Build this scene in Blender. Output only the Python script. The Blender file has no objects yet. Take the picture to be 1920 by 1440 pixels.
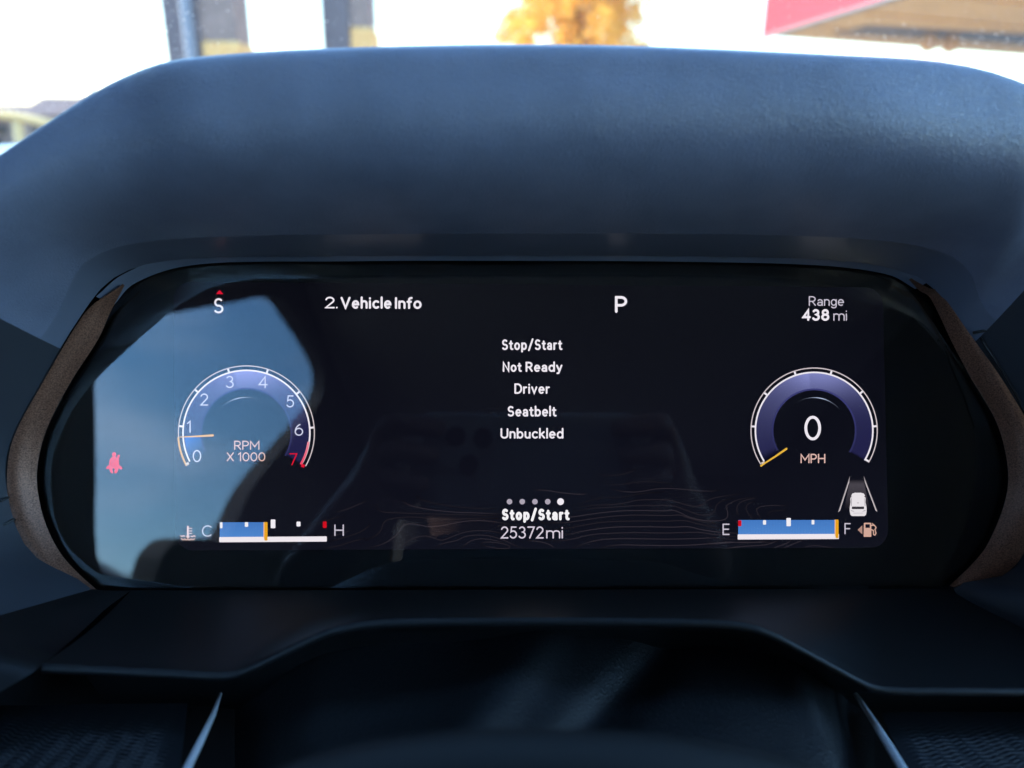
import bpy, bmesh, math, random
from math import sin, cos, pi, radians as rad
from mathutils import Vector, Matrix
random.seed(7)
S = bpy.context.scene
# ------------------------------------------------------------------ exposure, camera, world, sun
EXPO = 3.3
S.view_settings.view_transform = 'Standard'; S.view_settings.look = 'None'
S.view_settings.exposure = EXPO; S.view_settings.gamma = 1; S.view_settings.use_curve_mapping = False
S.cycles.max_bounces = 8; S.cycles.transparent_max_bounces = 12; S.cycles.use_denoising = True
S.cycles.sample_clamp_indirect = 6
F = 1371.0                       # focal length in photo pixels (1920 wide)
T = rad(19.0 + 4.25)             # how far the cluster leans back
# cluster frame: u right, v up the screen, w out towards the driver (real metres)
M = Matrix(((1, 0, 0, 0), (0, sin(T), -cos(T), 0), (0, cos(T), sin(T), 0), (0, 0, 0, 1)))
M.translation = Vector((0, 0, 0))
D = 0.25                         # lens to cluster distance
fwd = Vector((55 / F, 102 / F, -1)).normalized()
back = -fwd
right = Vector((0, 1, 0)).cross(back).normalized()
up = back.cross(right)
RC = Matrix((right, up, back)).transposed()
CAMF = Vector((0, 0, D))
cam_d = bpy.data.cameras.new('camera'); cam = bpy.data.objects.new('camera', cam_d)
S.collection.objects.link(cam); S.camera = cam
cam_d.sensor_width = 36; cam_d.lens = 36 * F / 1920
cam_d.clip_start = 0.003; cam_d.clip_end = 2000
cam.matrix_world = M @ (Matrix.Translation(CAMF) @ RC.to_4x4())
cam_d.dof.use_dof = True; cam_d.dof.focus_distance = D * 1.01
cam_d.dof.aperture_fstop = cam_d.lens / 2.6   # aperture 2.6 mm
cam_d.dof.aperture_fstop = (cam_d.lens / 1000) / 0.0034

SUN_EL, SUN_AZ = rad(31), rad(272)   # azimuth clockwise from +Y (ahead of the car)
sd = Vector((sin(SUN_AZ) * cos(SUN_EL), cos(SUN_AZ) * cos(SUN_EL), sin(SUN_EL)))
w = bpy.data.worlds.new('World'); S.world = w; w.use_nodes = True
nt = w.node_tree; bg = nt.nodes['Background']
sky = nt.nodes.new('ShaderNodeTexSky'); sky.sky_type = 'NISHITA'; sky.sun_disc = False
sky.sun_elevation = SUN_EL; sky.sun_rotation = SUN_AZ; sky.air_density = 1.6; sky.dust_density = 0.3; sky.ozone_density = 4.0
hs = nt.nodes.new('ShaderNodeHueSaturation'); hs.inputs['Saturation'].default_value = 1.2
nt.links.new(sky.outputs[0], hs.inputs['Color'])
tcw = nt.nodes.new('ShaderNodeTexCoord'); mpw = nt.nodes.new('ShaderNodeMapping'); mpw.inputs['Scale'].default_value = (1, 1, 3.2)
nzw = nt.nodes.new('ShaderNodeTexNoise'); nzw.inputs['Scale'].default_value = 2.3; nzw.inputs['Detail'].default_value = 7
rpw = nt.nodes.new('ShaderNodeValToRGB'); rpw.color_ramp.elements[0].position = .45; rpw.color_ramp.elements[1].position = .72
rpw.color_ramp.elements[1].color = (.6, .6, .6, 1)
mxw = nt.nodes.new('ShaderNodeMix'); mxw.data_type = 'RGBA'; mxw.inputs[7].default_value = (4.5, 5.6, 7.2, 1)      # thin cloud, as bright as the sky round it
nt.links.new(tcw.outputs['Generated'], mpw.inputs[0]); nt.links.new(mpw.outputs[0], nzw.inputs['Vector']); nt.links.new(nzw.outputs['Fac'], rpw.inputs[0])
nt.links.new(rpw.outputs[0], mxw.inputs[0]); nt.links.new(hs.outputs[0], mxw.inputs[6]); nt.links.new(mxw.outputs[2], bg.inputs[0]); bg.inputs[1].default_value = 0.13
sl = bpy.data.lights.new('sun', 'SUN'); so = bpy.data.objects.new('sun', sl); S.collection.objects.link(so)
sl.energy = 3.0; sl.angle = rad(0.53); sl.color = (1, .93, .82)
so.rotation_euler = (-sd).to_track_quat('-Z', 'Y').to_euler()

# ------------------------------------------------------------------ pixel geometry
def P(px, py, wz=0.0):
    """photo pixel -> point of the cluster frame on the plane w = wz"""
    d = RC @ Vector((px - 960, 720 - py, -F))
    t = (wz - D) / d.z
    return CAMF + d * t
def PX(px, py):                  # world ray through a pixel
    d = M.to_3x3() @ (RC @ Vector((px - 960, 720 - py, -F)))
    return cam.matrix_world.translation.copy(), d.normalized()
def PY(px, py, y):               # world point on the plane Y = y
    o, d = PX(px, py); return o + d * ((y - o.y) / d.y)
def PZ(px, py, z):
    o, d = PX(px, py); return o + d * ((z - o.z) / d.z)
def RX(px, py, x):               # where the ray mirrored by the cluster lens meets the plane X = x
    a = P(px, py, 0); d = a - CAMF; d.z = -d.z
    a = M @ a; d = M.to_3x3() @ d
    return a + d * ((x - a.x) / d.x)
def spline(pts, n):
    """Catmull-Rom through pts (tuples), n samples, chord parametrised"""
    pts = [Vector(p) for p in pts]
    L = [0]
    for a, b in zip(pts, pts[1:]): L.append(L[-1] + max((b - a).length, 1e-9) ** .5)
    out = []
    for i in range(n):
        s = L[-1] * i / (n - 1)
        k = 0
        while k < len(pts) - 2 and s > L[k + 1]: k += 1
        t = (s - L[k]) / (L[k + 1] - L[k])
        p0 = pts[max(k - 1, 0)]; p1 = pts[k]; p2 = pts[k + 1]; p3 = pts[min(k + 2, len(pts) - 1)]
        h = L[k + 1] - L[k]
        m1 = (p2 - p0) / ((L[k + 1] - L[max(k - 1, 0)]) or 1) * h
        m2 = (p3 - p1) / ((L[min(k + 2, len(pts) - 1)] - L[k]) or 1) * h
        t2, t3 = t * t, t * t * t
        out.append(p1 * (2 * t3 - 3 * t2 + 1) + m1 * (t3 - 2 * t2 + t) + p2 * (-2 * t3 + 3 * t2) + m2 * (t3 - t2))
    return out

# ------------------------------------------------------------------ materials
def lin(c): c /= 255; return c / 12.92 if c <= .04045 else ((c + .055) / 1.055) ** 2.4
def srgb(r, g, b): return (lin(r), lin(g), lin(b), 1)
def mat(name, col, rough=.5, metal=0, spec=.5, noise=0, nscale=200, bump=0, bscale=800, bdist=.0003, kind='noise', col2=None):
    m = bpy.data.materials.new(name); m.use_nodes = True; n = m.node_tree.nodes; l = m.node_tree.links
    b = n['Principled BSDF']
    b.inputs['Base Color'].default_value = (*col[:3], 1); b.inputs['Roughness'].default_value = rough
    b.inputs['Metallic'].default_value = metal; b.inputs['Specular IOR Level'].default_value = spec
    tc = n.new('ShaderNodeTexCoord')
    if noise or col2:
        t = n.new('ShaderNodeTexNoise'); t.inputs['Scale'].default_value = nscale; t.inputs['Detail'].default_value = 6
        l.new(tc.outputs['Object'], t.inputs['Vector'])
        r = n.new('ShaderNodeValToRGB')
        c2 = col2 or tuple(min(1, c * (1 + noise)) for c in col[:3]); c1 = tuple(c * (1 - noise) for c in col[:3])
        r.color_ramp.elements[0].position = .3; r.color_ramp.elements[1].position = .7
        r.color_ramp.elements[0].color = (*c1[:3], 1); r.color_ramp.elements[1].color = (*c2[:3], 1)
        l.new(t.outputs['Fac'], r.inputs['Fac']); l.new(r.outputs['Color'], b.inputs['Base Color'])
    if bump:
        if kind == 'leather':
            t2 = n.new('ShaderNodeTexVoronoi'); t2.feature = 'DISTANCE_TO_EDGE'; t2.inputs['Scale'].default_value = bscale
            nz = n.new('ShaderNodeTexNoise'); nz.inputs['Scale'].default_value = bscale * .6; nz.inputs['Detail'].default_value = 3
            mx = n.new('ShaderNodeMix'); mx.data_type = 'RGBA'; mx.inputs[0].default_value = .004
            l.new(tc.outputs['Object'], nz.inputs['Vector']); l.new(tc.outputs['Object'], mx.inputs[6]); l.new(nz.outputs['Color'], mx.inputs[7])
            l.new(mx.outputs[2], t2.inputs['Vector']); out = t2.outputs['Distance']
        else:
            t2 = n.new('ShaderNodeTexNoise'); t2.inputs['Scale'].default_value = bscale; t2.inputs['Detail'].default_value = 3
            l.new(tc.outputs['Object'], t2.inputs['Vector']); out = t2.outputs['Fac']
        bp = n.new('ShaderNodeBump'); bp.inputs['Strength'].default_value = bump; bp.inputs['Distance'].default_value = bdist
        l.new(out, bp.inputs['Height']); l.new(bp.outputs['Normal'], b.inputs['Normal'])
    return m
def thin_glass(name, tint=(1, 1, 1), ior=1.5, rough=0.0):
    m = bpy.data.materials.new(name); m.use_nodes = True; n = m.node_tree.nodes; l = m.node_tree.links
    n.remove(n['Principled BSDF']); o = n['Material Output']
    fr = n.new('ShaderNodeFresnel'); ge = n.new('ShaderNodeNewGeometry'); im = n.new('ShaderNodeMapRange')
    im.inputs['To Min'].default_value = ior; im.inputs['To Max'].default_value = 1 / ior
    l.new(ge.outputs['Backfacing'], im.inputs['Value']); l.new(im.outputs[0], fr.inputs['IOR'])
    tr = n.new('ShaderNodeBsdfTransparent'); tr.inputs[0].default_value = (*tint, 1)
    gl = n.new('ShaderNodeBsdfGlossy'); gl.inputs['Roughness'].default_value = rough
    mx = n.new('ShaderNodeMixShader')
    l.new(fr.outputs[0], mx.inputs[0]); l.new(tr.outputs[0], mx.inputs[1]); l.new(gl.outputs[0], mx.inputs[2]); l.new(mx.outputs[0], o.inputs[0])
    return m
MAT = {}
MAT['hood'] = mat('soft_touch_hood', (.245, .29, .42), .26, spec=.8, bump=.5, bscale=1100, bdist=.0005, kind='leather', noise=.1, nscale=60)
MAT['plastic'] = mat('satin_black_plastic', (.012, .013, .015), .42, spec=.4, bump=.25, bscale=3500, bdist=.00008)
MAT['cowl'] = mat('inner_cowl_plastic', (.34, .39, .54), .34, spec=.5, bump=.12, bscale=1500, bdist=.0002, kind='leather')
MAT['rim'] = mat('shaded_cowl_rim', (.185, .22, .31), .32, spec=.45, bump=.2, bscale=2500, bdist=.0001)  # shade under the hood put into a darker colour
MAT['flank'] = mat('shaded_flank_plastic', (.05, .058, .075), .4, spec=.45, bump=.25, bscale=1600, bdist=.0002, kind='leather')  # panels beyond the seams; the flanks' shade is set in their colour
MAT['lip'] = mat('smooth_dark_plastic', (.014, .015, .017), .3, spec=.5)
MAT['matte'] = mat('matte_black_plastic', (.006, .006, .007), .7, spec=.2)
MAT['trim'] = mat('speckled_bronze_trim', (.24, .11, .07), .45, metal=.35, spec=.5, noise=.6, nscale=2300, bump=.35, bscale=1700, bdist=.00015)
MAT['chrome'] = mat('satin_silver_trim', (.68, .70, .74), .3, metal=0)
MAT['leather'] = mat('grained_black_leather', (.009, .010, .012), .5, spec=.35, bump=.45, bscale=800, bdist=.0006, kind='leather')
MAT['ripple'] = mat('rippled_plastic', (.02, .022, .026), .36, spec=.5)
MAT['lens'] = thin_glass('cluster_lens_glass', (.96, .96, .97), 1.8)
MAT['windshield'] = thin_glass('windshield_glass', (.66, .69, .70), 1.5)
MAT['frit'] = mat('black_ceramic_frit', (.01, .01, .012), .5)
MAT['dust'] = mat('pale_dust', (.75, .73, .7), .9)
MAT['liner'] = mat('grey_cabin_lining', (.06, .062, .066), .9, spec=.1, bump=.3, bscale=400)
MAT['seat'] = mat('black_seat_fabric', (.015, .015, .017), .8, spec=.2, bump=.3, bscale=300)
MAT['skin'] = mat('skin', (.07, .038, .03), .6, spec=.15, bump=.1, bscale=300)
MAT['shirt'] = mat('brown_shirt', (.032, .023, .021), .9, spec=0, bump=.2, bscale=500)
MAT['phone'] = mat('grey_phone_back', (.09, .092, .10), .3, spec=.5)
MAT['phone_lens'] = mat('black_camera_glass', (.003, .003, .004), .08, spec=.5)
MAT['hair'] = mat('brown_hair', (.03, .018, .012), .6)
# one material for everything the display lights up: colour from the face colours, constant on-screen brightness
def display_mat():
    m = bpy.data.materials.new('display_light'); m.use_nodes = True; n = m.node_tree.nodes; l = m.node_tree.links
    n.remove(n['Principled BSDF']); e = n.new('ShaderNodeEmission'); a = n.new('ShaderNodeVertexColor'); a.layer_name = 'glow'
    e.inputs[1].default_value = 2 ** -EXPO * 1.06
    l.new(a.outputs['Color'], e.inputs[0]); l.new(e.outputs[0], n['Material Output'].inputs[0]); return m
MAT['glow'] = display_mat()

# ------------------------------------------------------------------ object helpers
def tag(o, label=None, cat=None, group=None, kind=None):
    if label: o['label'] = label
    if cat: o['category'] = cat
    if group: o['group'] = group
    if kind: o['kind'] = kind
    return o
def empty(name, label, cat, mw=None, group=None):
    o = bpy.data.objects.new(name, None); S.collection.objects.link(o); o.empty_display_size = .02
    if mw is not None: o.matrix_world = mw
    return tag(o, label, cat, group)
def mesh(name, verts, faces, m, parent=None, smooth=False, cols=None, mats=None):
    me = bpy.data.meshes.new(name); me.from_pydata([tuple(v) for v in verts], [], faces); me.update()
    if m: me.materials.append(m)
    if smooth: me.polygons.foreach_set('use_smooth', [True] * len(me.polygons))
    if cols:
        at = me.color_attributes.new('glow', 'FLOAT_COLOR', 'POINT')
        for i, c in enumerate(cols): at.data[i].color = c
    o = bpy.data.objects.new(name, me); S.collection.objects.link(o)
    if parent: o.parent = parent
    return o
def grid_faces(nr, nc, off=0):
    return [(off + r * nc + c, off + r * nc + c + 1, off + (r + 1) * nc + c + 1, off + (r + 1) * nc + c) for r in range(nr - 1) for c in range(nc - 1)]
def grid(name, rows, m, parent, solid=0, flip=False):
    nr, nc = len(rows), len(rows[0])
    fs = grid_faces(nr, nc)
    if flip: fs = [f[::-1] for f in fs]
    o = mesh(name, [p for r in rows for p in r], fs, m, parent, smooth=True)
    if solid:
        md = o.modifiers.new('thick', 'SOLIDIFY'); md.thickness = solid; md.offset = -1
    return o
def prism(name, outline, depth, m, parent, smooth=False):
    """closed outline (3-D points, planar-ish) pushed along vector depth"""
    n = len(outline); dv = Vector(depth)
    vs = [Vector(p) for p in outline] + [Vector(p) + dv for p in outline]
    fs = [tuple(range(n)), tuple(range(2 * n - 1, n - 1, -1))] + [(i, n + i, n + (i + 1) % n, (i + 1) % n) for i in range(n)]
    o = mesh(name, vs, fs, m, parent)
    bm = bmesh.new(); bm.from_mesh(o.data); bmesh.ops.triangulate(bm, faces=[f for f in bm.faces if len(f.verts) > 4]); bmesh.ops.recalc_face_normals(bm, faces=bm.faces); bm.to_mesh(o.data); bm.free()
    return o
def box_mesh(name, lo, hi, m, parent=None, bevel=0):
    bm = bmesh.new(); bmesh.ops.create_cube(bm, size=1)
    c = [(a + b) / 2 for a, b in zip(lo, hi)]; s = [b - a for a, b in zip(lo, hi)]
    for v in bm.verts: v.co = Vector([v.co[i] * s[i] + c[i] for i in range(3)])
    if bevel: bmesh.ops.bevel(bm, geom=bm.edges, offset=bevel, segments=3, affect='EDGES', profile=.5)
    me = bpy.data.meshes.new(name); bm.to_mesh(me); bm.free(); me.materials.append(m)
    o = bpy.data.objects.new(name, me); S.collection.objects.link(o)
    if parent: o.parent = parent
    return o
def tube(name, pts, r, m, parent=None, seg=10, closed_ends=True):
    pts = [Vector(p) for p in pts]; vs = []; n = len(pts)
    rr = r if isinstance(r, (list, tuple)) else [r] * n
    ref = Vector((0, 0, 1))
    for i, p in enumerate(pts):
        t = (pts[min(i + 1, n - 1)] - pts[max(i - 1, 0)]).normalized()
        a = t.cross(ref)
        if a.length < .1: a = t.cross(Vector((1, 0, 0)))
        a.normalize(); b = t.cross(a)
        vs += [p + (a * cos(2 * pi * k / seg) + b * sin(2 * pi * k / seg)) * rr[i] for k in range(seg)]
    fs = [(i * seg + k, i * seg + (k + 1) % seg, (i + 1) * seg + (k + 1) % seg, (i + 1) * seg + k) for i in range(n - 1) for k in range(seg)]
    fs += [tuple(range(seg))[::-1], tuple(range((n - 1) * seg, n * seg))]
    return mesh(name, vs, fs, m, parent, smooth=True)

# ================================================================== OUTDOORS (large structure first)
GZ = -1.12
asph = mat('pale_concrete', (.27, .26, .24), .9, noise=.25, nscale=3, bump=.3, bscale=60, bdist=.01)
gs = 900
tag(mesh('ground', [(-gs, -gs, GZ), (gs, -gs, GZ), (gs, gs, GZ), (-gs, gs, GZ)], [(0, 1, 2, 3)], asph), 'pale concrete lot beyond the windshield', kind='structure')
m_pier = mat('grey_brick_pier', (.17, .14, .15), .9, noise=.2, nscale=6, bump=.4, bscale=30, bdist=.01)
m_side = mat('brown_brick_side', (.34, .24, .21), .9, noise=.2, nscale=9, bump=.4, bscale=40, bdist=.01)
m_cream = mat('cream_stone', (1.0, .52, .2), .85, noise=.2, nscale=12, bump=.3, bscale=60, bdist=.01)
def pier(x0, x1, x2, yc, Y, label, pipe):
    a = PY(x0, 40, Y); b = PY(x1, 40, Y)
    c = PY(x2, 40, Y); w2 = c.x - b.x
    r = empty('brick_pier', label, 'pillar', Matrix.Translation((b.x, Y, GZ)), 'brick piers beyond the windshield')
    wd = b.x - a.x; zt = 5.2 - GZ
    zc = PY(x1 + 5, yc, Y + .03).z - GZ
    box_mesh('shaft', (-wd, 0, 0), (-.003, .55, zt), m_pier, r, .012)
    box_mesh('brick_cheek', (0, .05, zc + .004), (w2 - .01, .6, zt - .02), m_side, r)
    box_mesh('stone_base', (.002, .0, 0), (w2 + .03, .62, zc), m_cream, r, .04)
    if pipe:
        box_mesh('downpipe', (-wd * .42, -.09, 0), (-wd * .1, -.012, zt - .1), mat('grey_pipe', (.24, .26, .32), .5), r, .035)
pier(305, 371, 440, 76, 9.0, 'grey brick pier with a downpipe, wider and left of the two', True)
pier(603, 654, 694, 50, 9.6, 'narrower grey brick pier without a downpipe, nearer the tree', False)

# autumn tree
def tree():
    Y = 24.0
    c = PY(1086, -30, Y); rx = 2.6
    r = empty('autumn_tree', 'orange leaved autumn tree showing above the middle of the hood', 'tree', Matrix.Translation((c.x, Y, GZ)))
    bark = mat('tree_bark', (.09, .06, .04), .9, noise=.3, nscale=8, bump=.6, bscale=20, bdist=.02)
    cz = c.z - GZ + 1.6
    cz = PY(1086, 104, Y).z - GZ + 2.5
    tr = tube('trunk', [(0, 0, 0), (.05, 0, 1.2), (-.03, .05, 2.6), (.02, 0, cz)], [.11, .09, .06, .03], bark, r)
    rnd = random.Random(3)
    clumps = []
    for i in range(230):
        a = rnd.uniform(0, 2 * pi); h = rnd.uniform(-1, 1); q = rnd.uniform(.02, 1) ** .6
        env = rx * (1.0 - .5 * max(0, h) ** 2)
        p = Vector((cos(a) * q * env, sin(a) * q * env, cz + h * 2.6)); clumps.append(p)
    for p in clumps[:24]:
        s = Vector((0, 0, max(1.6, p.z - 1.7 - rnd.random())))
        mid = s.lerp(p, .5) + Vector((rnd.uniform(-.1, .1), rnd.uniform(-.1, .1), .12))
        tube('limb', [s, mid, p], [.05, .03, .01], bark, r, seg=6)
    vs, fs, ci = [], [], []
    for p in clumps:
        R = rnd.uniform(.30, .52)
        for k in range(110):
            d = Vector((rnd.gauss(0, 1), rnd.gauss(0, 1), rnd.gauss(0, .9))); d = d / max(d.length, .01) * R * rnd.random() ** .45
            o = p + d; a = Vector((rnd.gauss(0, 1), rnd.gauss(0, 1), rnd.gauss(0, 1))).normalized()
            b = a.cross(Vector((rnd.random(), rnd.random(), rnd.random()))).normalized(); s = rnd.uniform(.045, .095)
            i = len(vs); vs += [o + a * s, o + b * s * .7, o - a * s, o - b * s * .7]; fs.append((i, i + 1, i + 2, i + 3))
    lf = mat('autumn_leaves', (.80, .42, .07), .6, noise=.35, nscale=2.2)
    n_ = lf.node_tree.nodes; l_ = lf.node_tree.links; b_ = n_['Principled BSDF']; tl = n_.new('ShaderNodeBsdfTranslucent'); mx_ = n_.new('ShaderNodeMixShader')
    tl.inputs[0].default_value = (.9, .56, .12, 1); l_.new(b_.outputs[0], mx_.inputs[1]); l_.new(tl.outputs[0], mx_.inputs[2]); l_.new(mx_.outputs[0], n_['Material Output'].inputs[0])
    crown = mesh('crown', vs, fs, lf, r); crown['kind'] = 'stuff'
tree()

# canopy with red fascia on the right
def canopy():
    h = 2.35
    A = PZ(1437, 68, h); Bp = PZ(1960, 107, h); Dp = PZ(1662, 0, h)
    dirAD = (Dp - A); Dn = A + dirAD * 1.7; Cn = Bp + dirAD * 1.7
    o = A.copy(); r = empty('shop_canopy', 'shop canopy with red fascia and tan boarded underside at the right', 'canopy', Matrix.Translation((o.x, o.y, GZ)))
    f = lambda p, dz=0: Vector((p.x - o.x, p.y - o.y, h - GZ + dz))
    red = mat('red_fascia', (.40, .03, .045), .55); tan = mat('tan_soffit', (.80, .45, .19), .7, noise=.12, nscale=3)
    drk = mat('dark_recess', (.16, .15, .16), .8)
    n = dirAD.cross(Vector((0, 0, 1))).normalized() * -1
    if n.x > 0: n = -n
    prism('soffit', [f(A), f(Dn), f(Cn), f(Bp)], (0, 0, .2), tan, r)
    q = n * .12
    prism('red_fascia', [f(A, .0) + q * .1, f(Dn, .0) + q * .1, f(Dn, .0) + q, f(A, .0) + q], (0, 0, 2.2), red, r)
    e = (A - Dp).normalized(); s = (Bp - A).normalized()
    # trim board along the fascia foot, dark recess near the far edge, boards
    dv = dirAD.normalized()
    prism('edge_trim', [f(A, -.06) + q * .05, f(Dn, -.06) + q * .05, f(Dn, -.06) + q * 1.3, f(A, -.06) + q * 1.3], (0, 0, .058), drk, r)
    a0 = PZ(1560, 63, h - .012); a1 = PZ(1625, 49, h - .012); a2 = PZ(1990, 68, h - .012); a3 = PZ(1990, 92, h - .012)
    prism('recess_panel', [f(a0, -.012), f(a1, -.012), f(a2, -.012), f(a3, -.012)], (0, 0, .008), drk, r)
    for t in (.35, .75, 1.15):
        p0 = A + dirAD * t; p1 = Bp + dirAD * t
        prism('soffit_batten', [f(p0, -.03) + s * .4, f(p0, -.03) + s * .4 + dv * .09, f(p1, -.03) + dv * .09, f(p1, -.03)], (0, 0, .027), tan, r)
    for px, py in ((1745, 62), (1786, 64)):
        c = f(PZ(px, py, h)) ; c.z = h - GZ
        vs = []; fs = []; seg = 14; prof = [(.10, 0), (.13, -.06), (.17, -.17), (.18, -.27), (.13, -.36), (.04, -.40)]
        for rr, zz in prof: vs += [c + Vector((cos(2 * pi * k / seg) * rr, sin(2 * pi * k / seg) * rr, zz - .001)) for k in range(seg)]
        fs = [(i * seg + k, i * seg + (k + 1) % seg, (i + 1) * seg + (k + 1) % seg, (i + 1) * seg + k) for i in range(len(prof) - 1) for k in range(seg)]
        fs.append(tuple(range((len(prof) - 1) * seg, len(prof) * seg)))
        mesh('downlight', vs, fs, mat('tan_lamp', (.75, .45, .24), .6), r, smooth=True)
canopy()

# houses, lamp post, handrail on the left
def house(x0, x1, ytop, Y, label, group=None):
    a = PY(x0, ytop, Y); b = PY(x1, ytop, Y); W = b.x - a.x; H = a.z - GZ; e = H * .62
    r = empty('distant_house', label, 'house', Matrix.Translation((a.x, Y, GZ)), 'distant houses')
    wl = mat('brown_house_wall', (.26, .19, .16), .9, noise=.15, nscale=3); rf = mat('dark_house_roof', (.12, .085, .085), .9, noise=.2, nscale=5)
    box_mesh('wall', (0, .4, 0), (W, 6, e), wl, r)
    prism('roof', [(-.2, 0, e + .01), (-.2, 3.2, H), (-.2, 6.4, e + .01)], (W + .4, 0, 0), rf, r)
    for k in range(3): box_mesh('window', (W * (.14 + .3 * k), .36, e * .4), (W * (.27 + .3 * k), .405, e * .8), mat('dark_window', (.02, .025, .03), .1), r)
house(26, 124, 177, 44, 'brown distant house with the taller dark roof, left of the hood')
house(-160, 22, 191, 50, 'lower brown distant house cut by the left picture edge')
def side_house():
    r = empty('cream_house', 'cream rendered house to the left behind the car, mirrored low in the lens', 'house', Matrix.Translation((-8, -14, GZ)))
    box_mesh('wall', (-6, -22, 0), (0, 10.5, 4.6), mat('cream_render', (.50, .42, .28), .9, noise=.08, nscale=2), r)
    prism('roof', [(.3, -22.2, 4.61), (-3, -22.2, 6.4), (-6.3, -22.2, 4.61)], (0, 33, 0), mat('slate_roof', (.09, .085, .09), .8, noise=.2, nscale=6), r)
    for k in range(6): box_mesh('window', (-.02, -19 + k * 5, 1.2), (.012, -17.6 + k * 5, 2.5), mat('dark_window', (.02, .025, .03), .1), r)
side_house()
def post():
    p = PY(166, 112, 34)
    r = empty('lamp_post', 'thin pale lamp post above the left shoulder of the hood', 'lamp post', Matrix.Translation((p.x, 34, GZ)))
    m = mat('pale_post', (.38, .35, .28), .6)
    H = p.z - GZ
    tube('pole', [(0, 0, 0), (0, 0, H)], [.17, .13], m, r); tube('arm', [(0, 0, H - .15), (-.3, 0, H + .03), (-.55, 0, H + .02)], [.05, .045, .04], m, r)
    box_mesh('lamp_head', (-.85, -.08, H - .02), (-.5, .08, H + .07), m, r, .02)
post()
def rail():
    Y = 3.1
    pts = [PY(x, y, Y) for x, y in ((-260, 200), (-120, 206), (0, 215), (45, 221), (85, 231), (118, 246), (140, 270))]
    o = Vector((pts[2].x, Y, GZ)); r = empty('curved_handrail', 'pale metal handrail curving down beside the hood at the left', 'handrail', Matrix.Translation(o))
    m = mat('pale_painted_metal', (.78, .55, .24), .35)
    tube('rail', [p - o for p in spline(pts, 24)], .019, m, r)
    a = PY(33, 228, Y) - o; b = PY(44, 330, Y) - o; tube('post', [a, b, Vector((b.x, 0, 0))], .02, m, r)
    a = PY(-200, 205, Y) - o; tube('post', [a, Vector((a.x, 0, 0))], .02, m, r)
rail()

# ================================================================== CAR SHELL
XL, XR, ZR, YB, YF = -.40, 1.06, .88, -2.4, .27
cab = empty('car_cabin', 'dark car cabin around the driver with roof, doors and openings shaped for light and reflections', 'car interior')
def wall(name, x, holes, th):
    bm = bmesh.new()
    def loop(pts):
        vs = [bm.verts.new((x, y, z)) for y, z in pts]
        return [bm.edges.new((vs[i], vs[(i + 1) % len(vs)])) for i in range(len(vs))]
    es = loop([(YB, GZ + .25), (YF, GZ + .25), (YF, .07), (-.12, ZR), (YB, ZR)])
    for h in holes: es += loop(h)
    bmesh.ops.triangle_fill(bm, use_beauty=True, edges=es)
    fs = bm.faces[:]
    ex = bmesh.ops.extrude_face_region(bm, geom=fs)
    for v in [g for g in ex['geom'] if isinstance(g, bmesh.types.BMVert)]: v.co.x += th
    bmesh.ops.recalc_face_normals(bm, faces=bm.faces)
    me = bpy.data.meshes.new(name); bm.to_mesh(me); bm.free(); me.materials.append(MAT['liner'])
    o = bpy.data.objects.new(name, me); S.collection.objects.link(o); o.parent = cab; return o
hole_px = [(176, 640), (207, 603), (320, 588), (420, 570), (522, 558), (556, 600), (590, 655), (608, 705), (600, 750), (565, 800), (515, 860), (470, 920), (440, 985), (420, 1012), (380, 1010), (335, 1012), (305, 1040), (290, 1085), (284, 1099), (262, 1096), (187, 1062), (180, 860)]
hp = [RX(x, y, XL) for x, y in hole_px]  # opening cut to the outline of the mirrored sky patch, no true window shape
HOLE = [(p.y, p.z) for p in hp]; HOLE = [(q.x, q.y) for q in spline([(a, b, 0) for a, b in HOLE + HOLE[:1]], 90)][:-1]
print('HOLE', [(round(a, 2), round(b, 2)) for a, b in HOLE])
wall('left_side', XL, [HOLE, [(-2.32, .04), (-1.58, .04), (-1.58, .34), (-2.32, .36)]], -.03)
wall('right_side', XR, [[(-1.02, .14), (.16, .14), (.14, .2), (-.10, .72), (-1.02, .78)], [(-2.32, .04), (-1.75, .04), (-1.75, .22), (-2.32, .26)]], .03)
box_mesh('roof_lining', (XL - .03, YB, ZR - .012), (XR + .03, -.12, ZR + .05), mat('pale_headlining', (.22, .22, .22), .9, spec=.1), cab)
box_mesh('cabin_floor', (XL - .03, YB, GZ + .2), (XR + .03, .5, GZ + .24), MAT['liner'], cab)
for nm, z0, z1 in (('tailgate_panel', GZ + .25, .03), ('rear_header', .44, ZR)):
    box_mesh(nm, (XL, YB - .04, z0), (XR, YB, z1), MAT['liner'], cab)
for x0, x1 in ((XL, .1), (.6, XR)): box_mesh('rear_mask_panel', (x0, YB - .038, .031), (x1, YB - .002, .439), MAT['liner'], cab)  # added blockers, narrowing the rear opening for a sheen band on the hood

pane_m = thin_glass('tinted_side_glass', (.78, .86, .93), 1.5)
for x, y0, y1, z0, z1 in ((XL - .015, -1.47, -.41, .07, .82), (XR + .015, -2.34, .2, .03, .80), (XL - .015, -2.34, -1.55, .03, .38)):
    mesh('window_pane', [(x, y0, z0), (x, y1, z0), (x, y1, z1), (x, y0, z1)], [(0, 1, 2, 3)], pane_m, cab)
mesh('window_pane', [(.08, YB - .02, .02), (.62, YB - .02, .02), (.62, YB - .02, .45), (.08, YB - .02, .45)], [(0, 1, 2, 3)], pane_m, cab)

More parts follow.
